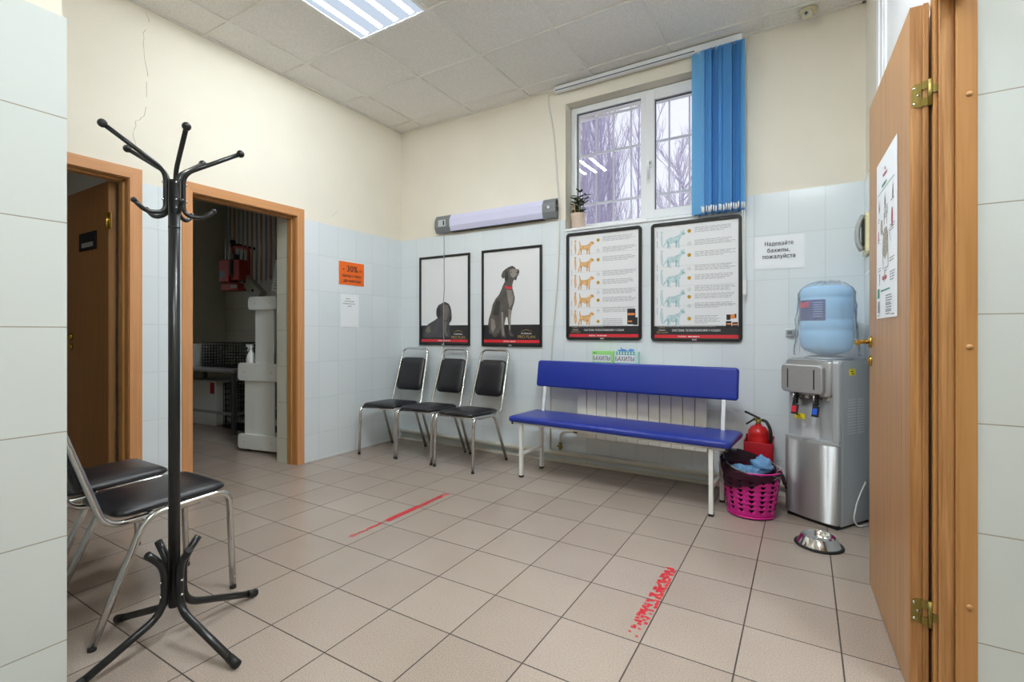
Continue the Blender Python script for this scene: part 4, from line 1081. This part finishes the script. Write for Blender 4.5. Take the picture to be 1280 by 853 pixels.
tape('strip of worn red tape on the floor in front of the chairs', ((-2.075, -2.048, 1.77, 2.01, .45), (-2.078, -2.036, 2.02, 2.30, 0), (-2.074, -2.038, 2.31, 2.57, .2)), 2)
tape('scraps of red tape on the floor before the water cooler', ((-.545, -.510, 1.71, 1.80, .85), (-.550, -.500, 1.81, 1.985, .42), (-.548, -.500, 2.005, 2.285, .42)), 5)

# ------------------------------------------------------------------ water cooler and bottle
CA = R(-33)
t = thing('water_cooler', 'silver water cooler with red and blue taps', 'water cooler', (.108, 3.388, 0), CA)
wh = .153
def bow(k, y0=-.15, b=.032): return [(-wh+2*wh*i/12, y0-b*(1-((i-6)/6)**2)) for i in range(13)][::k]
def bowed(bm, x0, x1, y0, b, z0, z1, yb, bev=.004, n=12):
    pts = [(x0+(x1-x0)*i/n, y0-b*(1-((2*i-n)/n)**2)) for i in range(n+1)]+[(x1, yb), (x0, yb)]
    tb = bmesh.new(); A = [tb.verts.new((x, y, z0)) for x, y in pts]; B = [tb.verts.new((x, y, z1)) for x, y in pts]; N_ = len(pts)
    f0, f1 = tb.faces.new(A[::-1]), tb.faces.new(B)
    for i in range(N_): tb.faces.new((A[i], A[(i+1) % N_], B[(i+1) % N_], B[i])).smooth = i < n
    bmesh.ops.bevel(tb, geom=list(f0.edges)+list(f1.edges), offset=bev, segments=2, profile=.5, affect='EDGES', clamp_overlap=True)
    join(bm, tb)
bm = BM(); box(bm, -wh, wh, -.115, .155, .012, .930, 0, .010); cab = obj('cabinet', bm, M['silver'], t)
bm = BM(); box(bm, -wh+.01, wh-.01, -.14, .145, 0, .014); obj('plinth', bm, M['black'], t)
bm = BM(); bowed(bm, -wh, wh-.002, -.142, .016, .022, .455, -.10, .008); obj('front_door', bm, M['steel'], t)
bm = BM(); box(bm, wh-.040, wh, -.140, -.10, .470, .925, 0, .012); obj('side_column', bm, M['silver'], t)
bm = BM(); bowed(bm, -wh, wh-.002, -.142, .018, .455, .475, -.08, .005); tr = obj('drip_tray', bm, M['silver'], t)
bm = BM(); lathe(bm, [(0, .002), (.035, .002), (.037, 0)], 20, (-.02, -.132, .475)); obj('tray_grate', bm, M['steel'], tr)
bm = BM(); bowed(bm, -wh+.006, wh-.042, -.105, .012, .47, .78, -.08); obj('back_panel', bm, M['steel'], t)
bm = BM(); bowed(bm, -wh-.001, wh-.038, -.135, .020, .725, .925, -.08, .016); hd = obj('head_panel', bm, M['steel'], t)
bm = BM(); prism(bm, rrect(-.158, .085, .735, .898, .026, 5), -.178, -.14, bev=.007); obj('face_plate', bm, M['steel'], hd)
bm = BM()
for x in (-.115, .040):
    bm = BM(); box(bm, x-.003, x+.003, -.181, -.172, .760, .872, 0, .001); obj('trim_slot', bm, M['ink'], hd)
bm = BM(); lathe(bm, [(0, 0), (.12, 0), (.125, .008), (.10, .018), (.085, .018), (.075, 0)], 32, (.0, .02, .928)); obj('bottle_collar', bm, M['silver'], t)
for x, c in ((-.085, 'd0203c'), (.035, '1f55c0')):
    bm = BM(); tube(bm, [(x, -.10, .700), (x, -.158, .700)], .012, 12); tube(bm, [(x, -.158, .735), (x, -.158, .665)], .014, 14); tp = obj('tap', bm, M['chrome'], t)
    bm = BM(); box(bm, x+.008, x+.022, -.182, -.155, .67, .735, 0, .003); rbox(bm, (x+.016, -.180, .640), (.040, .010, .062), Matrix.Rotation(R(-12), 4, 'X'), .004); obj('lever', bm, M['black'], tp)
    bm = BM(); rbox(bm, (x+.016, -.188, .640), (.028, .006, .036), Matrix.Rotation(R(-12), 4, 'X'), .002); obj('tap_button', bm, mat('tap_colour', c, .35), tp)
    bm = BM(); lathe(bm, [(0, .01), (.013, .008), (.015, 0)], 14, (x+.048, -.112, .712), Matrix.Rotation(PI/2, 4, 'X')); obj('knob', bm, M['white'], tp)
def sticker(parent, x0, x1, z0, z1, y, body, T=None):
    bm = BM(); box(bm, x0, x1, y-.001, y+.001, z0, z1)
    if T: bm.transform(T)
    s_ = obj('sticker', bm, M['yellow'], parent)
    bm = BM(); lines_block(bm, x0+.2*(x1-x0), x1-.1*(x1-x0), z0+.55*(z1-z0), 1, .01, .006, y-.0016, rng, .02); frect(bm, x0+.3*(x1-x0), x0+.75*(x1-x0), z0+.2*(z1-z0), z0+.32*(z1-z0), y-.0016)
    if T: bm.transform(T)
    obj('small_print', bm, M['ink'], s_)
sticker(t, -.112, -.050, .575, .608, -.1185, 'ВНИМАНИЕ')
TS = Matrix.Translation((wh+.001, 0, 0)) @ Matrix.Rotation(PI/2, 4, 'Z')
sticker(t, -.045, .010, .845, .880, 0, 'ОПАСНО', TS)
bm = BM()
for i in range(2):
    for k in range(13): box(bm, wh-.002, wh+.0016, -.055+.085*i, .012+.085*i, .520+.0155*k, .5255+.0155*k)
obj('side_louvers', bm, mat('louver_edge', 'c9cccd', .4), t)
bm = BM(); tube(bm, fillet([(wh-.01, .11, .235), (wh+.006, .10, .235), (wh+.010, .02, .16), (wh+.012, -.03, .05), (wh+.020, .0, .006), (wh+.030, .08, .006)], .05, 6), .0045, 8); obj('power_cord', bm, M['cable'], t)

bt = thing('water_bottle', 'large blue water bottle in clear film on the cooler', 'bottle', (.108, 3.380, .946), CA)
bm = BM()
prof = [(.0, -.012), (.028, -.012), (.030, .0), (.055, .012), (.110, .030), (.128, .055), (.134, .10), (.134, .14), (.129, .150), (.134, .160), (.134, .205), (.129, .214), (.134, .223), (.134, .33), (.130, .338), (.134, .346), (.134, .375), (.122, .398), (.095, .408), (0, .404)]
lathe(bm, prof, 40)
m = bpy.data.materials.new('blue_water_plastic'); m.use_nodes = True; nt = m.node_tree; p = nt.nodes['Principled BSDF']
p.inputs['Base Color'].default_value = lin('9fd2f6'); p.inputs['Roughness'].default_value = .12; p.inputs['Transmission Weight'].default_value = .2; p.inputs['IOR'].default_value = 1.2
obj('bottle_shell', bm, m, bt, smooth=True)
bm = BM(); n = 18; a0, a1 = R(-139), R(-60)
A = [[bm.verts.new((.1352*math.cos(a0+(a1-a0)*i/n), .1352*math.sin(a0+(a1-a0)*i/n), z)) for i in range(n+1)] for z in (.205, .325)]
for i in range(n): bm.faces.new((A[0][i], A[0][i+1], A[1][i+1], A[1][i])).smooth = True
lb = obj('bottle_label', bm, mat('navy_label', '24407e', .4, noise=.3, nscale=14), bt)
tb = BM()
for k in range(5):
    a = R(-133)+k*R(7.4); w3 = R(6); hgt = .034 if k != 2 else .028
    for q0, q1, h0, h1 in ((0, .38, 0, 1), (.62, 1, 0, 1), (.3, .7, (.0, .8, .4, .0, .8)[k], (.25, 1, .65, .25, 1)[k])):
        tb.faces.new([tb.verts.new((.1360*math.cos(a+w3*q), .1360*math.sin(a+w3*q), .282+hgt*z)) for q, z in ((q0, h0), (q1, h0), (q1, h1), (q0, h1))])
obj('red_print', tb, mat('label_red', 'd8404c', .5), lb)
tb = BM()
for k in range(7):
    for v in (0,):
        n = 5; b0_ = R(-86); A = [[tb.verts.new((.1359*math.cos(b0_+R(20)*i/n), .1359*math.sin(b0_+R(20)*i/n), .228+.013*k+z)) for i in range(n+1)] for z in (0, .0035)]
        for i in range(n): tb.faces.new((A[0][i], A[0][i+1], A[1][i+1], A[1][i]))
obj('small_print', tb, mat('label_pale', '8aa0cc', .5), lb)
# loose clear film around the bottle
bm = BM(); n = 72; zs = [0.002, .02, .05, .09, .13, .17, .21, .25, .29, .33, .365, .39, .408, .418, .424]
rows = []
for j, z in enumerate(zs):
    rw = []
    for i in range(n):
        a = 2*PI*i/n; q = Vector((math.cos(a)*2.2, math.sin(a)*2.2, z*7))
        base = .142+.018*(1-min(1, z/.25)) if z < .37 else (.142, .130, .10, .06, .02)[min(4, j-10)]
        d = .012*abs(mnoise.noise(q*1.3))+.010*mnoise.noise(q*3.1)+.004*mnoise.noise(q*7)
        r1 = max(.137 if z < .375 else .0, base+d) if j < 11 else max(.004, base+d)
        rw.append(bm.verts.new((r1*math.cos(a), r1*math.sin(a), z+(.012*mnoise.noise(q*2.5) if j > 0 else 0)+(.010 if j > 11 else 0))))
    rows.append(rw)
for A, B in zip(rows, rows[1:]):
    for i in range(n): bm.faces.new((A[i], A[(i+1) % n], B[(i+1) % n], B[i])).smooth = True
bm.faces.new(rows[-1])
crumple(bm, (.03, .02, .425), .022, 8, (1.6, 1, .6), .6)
obj('clear_film', bm, see_through('clear_film', (.985, .99, 1), .18, .17, 'f8fbff', 1.08), bt)

# ------------------------------------------------------------------ fire extinguisher in its red stand
t = thing('extinguisher_stand', 'red open stand holding the fire extinguisher', 'stand', (-.255, 3.556, 0))
bm = BM()
w2, d2_ = .085, .075
box(bm, -w2, w2, -d2_, -d2_+.006, 0, .375, 0, .002); box(bm, -w2, w2, d2_-.006, d2_, 0, .40, 0, .002)
box(bm, -w2, -w2+.006, -d2_, d2_, 0, .385, 0, .002); box(bm, w2-.006, w2, -d2_, d2_, 0, .385, 0, .002); box(bm, -w2, w2, -d2_, d2_, 0, .008)
obj('box', bm, M['redbox'], t)
t = thing('fire_extinguisher', 'red fire extinguisher with black hose in the red stand', 'fire extinguisher', (-.258, 3.556, .0085))
bm = BM(); lathe(bm, [(0, 0), (.058, 0), (.064, .006), (.064, .395), (.062, .402), (.064, .408), (.060, .435), (.045, .458), (.020, .468), (.018, .478), (0, .478)], 32); obj('cylinder', bm, M['red'], t)
bm = BM(); tube(bm, [(0, 0, .475), (0, 0, .505)], .015, 12); box(bm, -.035, .02, -.011, .011, .495, .512, 0, .003); obj('valve', bm, M['oldbrass'], t)
bm = BM(); rbox(bm, (-.036, 0, .532), (.10, .024, .012), Matrix.Rotation(R(24), 4, 'Y'), .002); rbox(bm, (-.045, 0, .490), (.07, .022, .010), Matrix.Rotation(R(-38), 4, 'Y'), .002); obj('handle', bm, M['black'], t)
bm = BM(); tube(bm, fillet([(.018, 0, .503), (.045, -.01, .50), (.072, -.02, .45), (.0745, -.025, .36), (.0745, -.025, .22)], .04, 6), .010, 10); obj('hose', bm, M['black'], t)

# ------------------------------------------------------------------ magenta basket, bag and used shoe covers
BX = (-.276, 3.225)
t = thing('laundry_basket', 'magenta plastic basket with heart-shaped holes by the extinguisher', 'basket', (*BX, 0))
nu, nvr, Hh = 15, 7, .262
def wall_pt(u, v):
    r = .118+.036*v**.9; a = 2*PI*u; return Vector((r*1.06*math.cos(a), r*.96*math.sin(a), .012+Hh*v))
heart = []
for k in range(16):
    q = 2*PI*k/16; heart.append((.95*math.sin(q)**3, (13*math.cos(q)-5*math.cos(2*q)-2*math.cos(3*q)-math.cos(4*q))/17+.05))
heart[0] = (0, .58)
bm = BM(); cache = {}
def V_(u, v):
    k = (round(u % 1.0, 5), round(v, 5))
    if k not in cache: cache[k] = bm.verts.new(wall_pt(*k))
    return cache[k]
v0, v1 = .10, .86
for j in range(nvr):
    for i in range(nu):
        ua, ub, va, vb = i/nu, (i+1)/nu, v0+(v1-v0)*j/nvr, v0+(v1-v0)*(j+1)/nvr
        cu, cv = (ua+ub)/2, (va+vb)/2; B_ = []; 
        sq = [(.5, 1), (.75, 1), (1, 1), (1, .75), (1, .5), (1, .25), (1, 0), (.75, 0), (.5, 0), (.25, 0), (0, 0), (0, .25), (0, .5), (0, .75), (0, 1), (.25, 1)]
        O = [V_(ua+(ub-ua)*a, va+(vb-va)*b) for a, b in sq]
        I = [bm.verts.new(wall_pt(cu+(ub-ua)*.26*hx, cv+(vb-va)*.47*hy)) for hx, hy in heart]
        for k in range(16): bm.faces.new((O[k], O[(k+1) % 16], I[(k+1) % 16], I[k])).smooth = True
for va, vb, n in ((0.0, v0, 2), (v1, 1.0, 2)):
    for j in range(n):
        for i in range(nu*4):
            a, b = va+(vb-va)*j/n, va+(vb-va)*(j+1)/n
            bm.faces.new((V_(i/nu/4, a), V_((i+1)/nu/4, a), V_((i+1)/nu/4, b), V_(i/nu/4, b))).smooth = True
bm.faces.new([V_(i/nu/4, 0) for i in range(nu*4)][::-1])
bmesh.ops.recalc_face_normals(bm, faces=bm.faces)
o = obj('basket_wall', bm, M['pink'], t); s_ = o.modifiers.new('thick', 'SOLIDIFY'); s_.thickness = .004; s_.offset = -1
bm = BM(); tube(bm, [wall_pt(k/60, 1.0) for k in range(60)], .0055, 8, closed=True); obj('rim', bm, M['pink'], t); bm = BM(); tube(bm, [wall_pt(k/60, 0.02)+Vector((0, 0, -.006)) for k in range(60)], .0055, 8, closed=True); obj('base_ring', bm, M['pink'], t)
# bag draped over the rim: low on the left, gathered on the right
bm = BM(); n = 90; rows = []
for j in range(15):
    rw = []
    for i in range(n):
        a = 2*PI*i/n; left = (.5-.5*math.cos(a+R(35)))**1.7; side = .5-.5*math.cos(a-R(35))
        q = Vector((math.cos(a)*3, math.sin(a)*3, j*.6)); nz = mnoise.noise(q)+.5*mnoise.noise(q*2.3)
        front = max(0, -math.sin(a)); 
        drop = .020+.085*side**1.6
        if j <= 6:   # inside, rising from the bag floor to over the rim
            v = j/6; z = .022+.253*v+.085*left*max(0, v-.6)**2/.16; r = .106+.038*v**.9+.003*nz
        else:        # over the rim and down outside
            v = (j-6)/8; z = .275+.085*left*(1-.3*v)-(drop+.045*left)*v+.010*nz; r = .150+.012*math.sin(PI*v**.7)+.004*left*v+.006*nz+.003
            if v > .15: r = max(r, .158)
        rw.append(bm.verts.new((r*1.06*math.cos(a), r*.97*math.sin(a), z)))
    rows.append(rw)
for A, B in zip(rows, rows[1:]):
    for i in range(n): bm.faces.new((A[i], A[(i+1) % n], B[(i+1) % n], B[i])).smooth = True
bm.faces.new(rows[0][::-1])
tube(bm, fillet([(.150, -.03, .278), (.168, -.05, .262), (.178, -.04, .225), (.186, -.03, .19)], .03, 4), [.014]*2+[.012]*8+[.006]*(len(fillet([(.150, -.03, .278), (.168, -.05, .262), (.178, -.04, .225), (.186, -.03, .19)], .03, 4))-10), 7)
bag = obj('bin_bag', bm, see_through('dark_bin_bag', (.42, .33, .37), .30, .52, '3a2d33', 1.12)); bag.location = (*BX, 0)
tag(bag, 'crumpled dark translucent bin bag lining the magenta basket', 'bag')
film2 = see_through('blue_shoe_cover_film', (.80, .90, 1.0), .10, .6, '86bdf0', 1.5)
for k, (dx, dy, dz, r, sc) in enumerate(((-.055, -.055, .262, .042, (1.3, 1, .75)), (.005, -.035, .255, .040, (1.2, 1, .8)), (.055, .035, .290, .047, (1.15, .9, 1.0)), (-.02, .05, .215, .05, (1.3, 1, .8)))):
    bm = BM(); crumple(bm, (0, 0, 0), r*1.05, 11+k*3, sc, .38, 4, 3.4); o = obj('shoe_cover', bm, film2); o.location = (BX[0]+dx, BX[1]+dy, dz)
    tag(o, 'used blue shoe cover crumpled in the bin bag', 'shoe cover', 'used shoe covers in the basket')

# ------------------------------------------------------------------ pet bowl
t = thing('pet_bowl', 'shiny steel pet bowl with black rubber foot on the floor', 'bowl', (.062, 2.925, 0))
bm = BM(); lathe(bm, [(.100, .006), (.097, .012), (.077, .050), (.075, .052), (.072, .050), (.066, .030), (.055, .014), (0, .012)], 44); obj('bowl', bm, mat('polished_steel', 'd6d6d6', .10, 1), t)
bm = BM(); lathe(bm, [(.094, .001), (.105, .0), (.110, .004), (.108, .010), (.099, .012), (.094, .010), (.094, .001)], 44); obj('rubber_ring', bm, M['rubber'], t)

# ------------------------------------------------------------------ dark room beyond door_2
t = thing('medical_cart', 'white end-panelled trolley just inside the dark doorway', 'trolley', (-4.205, 2.58, 0), R(10.2))
W2 = .245
bm = BM(); prism(bm, rrect(-.185, .165, .13, .70, .01, 3), 0, .018, bev=.002); prism(bm, rrect(-.055, .155, .70, 1.33, .01, 3), .0, .018, bev=.002); ep = obj('end_panel', bm, M['white'], t)
for a, b, c, d in ((-W2, W2, .025, .160), (-W2, W2, .645, .805), (-.12, .22, 1.285, 1.405)):
    bm = BM(); prism(bm, rrect(a, b, c, d, .03, 5), -.022, -.001, bev=.003); f_ = obj('bumper_panel', bm, M['white'], t)
    for x in (a+.08, b-.08):
        bm = BM(); lathe(bm, [(0, .002), (.005, .0015), (.006, 0)], 10, (x, -.022, (c+d)/2), Matrix.Rotation(PI/2, 4, 'X')); obj('screw', bm, M['silver'], f_)
for a, b, z in ((-.23, .20, .06), (-.23, .20, .72), (-.10, .20, 1.33)):
    bm = BM(); box(bm, a, b, .0, .50, z, z+.025, 0, .003); obj('shelf', bm, M['white'], t)
bm = BM(); prism(bm, rrect(-.185, .165, .085, .72, .01, 3), .482, .50, bev=.002); prism(bm, rrect(-.095, .155, .745, 1.33, .01, 3), .482, .50, bev=.002); obj('end_panel', bm, M['white'], t)
for x in (-.18, .16):
    for y in (.04, .46):
        bm = BM(); tube(bm, [(x-.01, y, .028), (x+.01, y, .028)], .027, 16); tube(bm, [(x, y, .03), (x, y, .065)], .008, 8); obj('caster', bm, M['rubber'], t)
t = thing('spray_bottle', 'white trigger spray bottle on the trolley shelf', 'bottle', (-4.372, 2.60, .7455), R(10))
bm = BM(); lathe(bm, [(0, 0), (.040, 0), (.043, .006), (.043, .09), (.035, .13), (.016, .165), (.014, .18), (0, .18)], 22); obj('bottle', bm, M['white'], t)
bm = BM(); tube(bm, [(0, 0, .18), (0, 0, .20)], .015, 12); box(bm, -.055, .02, -.012, .012, .20, .225, 0, .005); rbox(bm, (-.035, 0, .185), (.010, .012, .05), Matrix.Rotation(R(20), 4, 'Y'), .003); obj('trigger_head', bm, M['white'], t)
t = thing('vented_box', 'white slotted box on a post behind the trolley', 'device', (-4.66, 3.16, 0), R(20))
bm = BM(); rbox(bm, (0, 0, 1.66), (.22, .16, .34), Matrix.Rotation(R(8), 4, 'Y'), .01); obj('housing', bm, M['white'], t)
bm = BM()
for k in range(9): rbox(bm, (-.004+.004*(k-4), -.081, 1.54+.028*k), (.16, .003, .008), None)
obj('slots', bm, M['lampgrey'], t)
bm = BM(); box(bm, -.12, .12, -.12, .12, 0, .02, 0, .004); tube(bm, [(0, 0, .015), (0, 0, 1.55)], .02, 12); obj('post', bm, M['lampgrey'], t)

t = thing('steel_table', 'steel table in the dark room with a crate on top', 'table', (-5.80, 3.10, 0), R(4))
bm = BM(); box(bm, -.80, .66, -.30, .30, .655, .690, 0, .004); obj('tabletop', bm, M['steel'], t)
for x in (-.76, .62):
    for y in (-.26, .26):
        bm = BM(); box(bm, x-.018, x+.018, y-.018, y+.018, 0, .655); obj('leg', bm, mat('dark_steel', '6d6f70', .4, .6), t)
bm = BM(); box(bm, -.76, .62, -.27, -.25, .20, .225); box(bm, -.76, .62, .25, .27, .20, .225); box(bm, -.76, -.74, -.25, .25, .2, .225); box(bm, .60, .62, -.25, .25, .2, .225); obj('stretcher', bm, M['steel'], t)
def wire_crate(label, loc, rz, w_, d, h):
    t = thing('wire_crate', label, 'crate', loc, rz); bm = BM()
    for k in range(9):
        z = h*k/8
        for a, b in (((0, 0), (w_, 0)), ((w_, 0), (w_, d)), ((w_, d), (0, d)), ((0, d), (0, 0))): tube(bm, [(*a, z+.004), (*b, z+.004)], .004, 4)
    for k in range(13):
        x = w_*k/12
        for y in (0, d): tube(bm, [(x, y, .004), (x, y, h)], .004, 4)
        y = d*k/12
        for x2 in (0, w_): tube(bm, [(x2, y, .004), (x2, y, h)], .004, 4)
    obj('wire_sides', bm, M['blackm'], t)
    bm = BM(); box(bm, .01, w_-.01, .01, d-.01, .0, .008); obj('tray', bm, M['black'], t); return t
wire_crate('dark wire crate standing on the steel table', (-5.95, 2.96, .6905), R(4), .62, .40, .27)
wire_crate('dark wire crate under the steel table', (-5.62, 3.02, .004), R(4), .40, .36, .50)
t = thing('white_carton', 'white box on the steel table beside the wire crate', 'box', (-6.32, 2.90, .6905), R(4)); bm = BM(); box(bm, 0, .30, 0, .32, 0, .25, 0, .006); obj('body', bm, M['white'], t); bm = BM(); box(bm, -.004, .304, -.004, .324, .235, .254, 0, .004); obj('lid', bm, M['white'], t)
t = thing('white_carton', 'white box with a red sticker under the steel table', 'box', (-6.25, 3.0, .002), R(4)); bm = BM(); box(bm, 0, .45, 0, .32, 0, .52, 0, .006); obj('body', bm, M['white'], t); bm = BM(); box(bm, .345, .425, -.002, 0, .37, .50); obj('red_sticker', bm, M['redbox'], t)
bm = BM(); box(bm, -.004, .454, -.004, .324, .50, .525, 0, .004); obj('lid', bm, M['white'], t)
t = thing('castor_base', 'white wheeled base of a stand behind the steel table leg', 'stand', (-5.02, 3.40, 0), R(12))
bm = BM(); box(bm, -.62, .10, -.235, -.165, .07, .125, 0, .012); box(bm, -.05, .05, -.30, .10, .07, .12, 0, .012); obj('base_bar', bm, M['white'], t)
for x, y in ((-.58, -.2), (.06, -.2), (0, .07)):
    bm = BM(); tube(bm, [(x, y-.012, .032), (x, y+.012, .032)], .030, 14); tube(bm, [(x, y, .03), (x, y, .08)], .009, 8); obj('caster', bm, M['rubber'], t)
bm = BM(); tube(bm, [(0, .05, .12), (0, .05, 1.15)], .022, 14); obj('post', bm, M['silver'], t)
bm = BM(); rbox(bm, (-.60, .04, 1.66), (.14, .09, .52), Matrix.Rotation(R(-50), 4, 'Y'), .02); tube(bm, fillet([(-.42, .05, 1.52), (-.2, .05, 1.36), (0, .05, 1.12)], .08), .025, 10); ar = obj('arm', bm, mat('pale_grey_arm', 'a9a99e', .45), t)
bm = BM()
for z, x in ((1.57, -.50), (1.68, -.62), (1.76, -.72)): ball(bm, (x, -.008, z), .018, 10, (1, .5, 1))
obj('joint_bolt', bm, M['black'], ar)
t = thing('red_device', 'red box-shaped machine with a bent carrying arm in the dark room', 'machine', (-5.72, 3.22, 1.57), R(16)); t.scale = (.60, .8, .85)
bm = BM(); box(bm, -.28, -.04, -.10, .12, .12, .42, 0, .012); box(bm, .06, .20, -.10, .12, .14, .42, 0, .012); box(bm, -.05, .07, -.06, .12, .14, .42, 0, .004); hs = obj('housing', bm, M['dullred'], t)
bm = BM(); box(bm, -.26, .15, -.08, .10, 0, .10, 0, .015); lw_ = obj('lower_box', bm, M['dullred'], t)
bm = BM(); frect(bm, -.03, .12, .03, .075, -.081); obj('name_strip', bm, mat('pale_strip', 'a8a49c', .5), lw_)
bm = BM(); frect(bm, -.255, -.14, .17, .27, -.101); obj('panel', bm, M['lampgrey'], hs)
bm = BM(); tube(bm, [(.01, -.09, .20), (.01, -.09, .42)], .03, 12); box(bm, -.04, .06, -.09, .02, .40, .50, 0, .01); obj('column', bm, mat('dark_grey_column', '4a4b4a', .5), t)
bm = BM(); tube(bm, fillet([(-.08, 0, .42), (-.08, 0, .62), (.30, 0, .57), (.30, 0, .30)], .05, 5), .025, 10); obj('carrying_arm', bm, M['dullred'], t)
bm = BM(); tube(bm, [(-.08, 0, .60), (-.08, 0, .70)], .045, 12); tube(bm, [(-.08, 0, .65), (-.08, .43, .65)], .02, 10); obj('wall_bracket', bm, M['black'], t)
# thin rods hung from a rail on the far side of the dark room
t = thing('rod_rail', 'dark rail under the ceiling from which thin rods hang', 'rail', (0, 3.32, 2.78)); bm = BM(); box(bm, -6.3, -4.3, -.02, .02, 0, .04, 0, .004); box(bm, -6.28, -6.25, 0, .36, 0, .03); box(bm, -4.35, -4.32, 0, .36, 0, .03); obj('rail', bm, M['blackm'], t)
copper = mat('copper_rod', 'b58c74', .35, .6); greyrod = mat('grey_rod', '9a9c9a', .35, .6)
protos = []
for m_ in (copper, greyrod):
    q = thing('hanging_rod', 'thin metal rod hanging in the dark room', 'rod', (0, 0, 0), 0, 'rods hanging in the dark room')
    bm = BM(); tube(bm, [(0, 0, -1.10), (0, 0, -.03)], .011, 8); obj('rod', bm, m_, q)
    bm = BM(); tube(bm, [(0, 0, -1.12), (0, 0, -1.09)], .013, 8); obj('tip', bm, M['chrome'], q)
    bm = BM(); tube(bm, [(0, 0, -.03), (0, 0, -.001)], .004, 6); obj('hook', bm, M['blackm'], q)
    protos.append(q)
r_ = random.Random(8); k = 0; used = [0, 0]
for i in range(20):
    x = -6.12+.092*i; z = 2.78-.0-(.0 if i < 11 else -.03*(i-10)/3)
    c = 0 if i in (2, 6, 8, 10, 11, 12, 13, 15, 17, 19) else 1
    if used[c]: dup(protos[c], (x, 3.32, z), 0, protos[c]['label'])
    else: protos[c].location = (x, 3.32, z); used[c] = 1
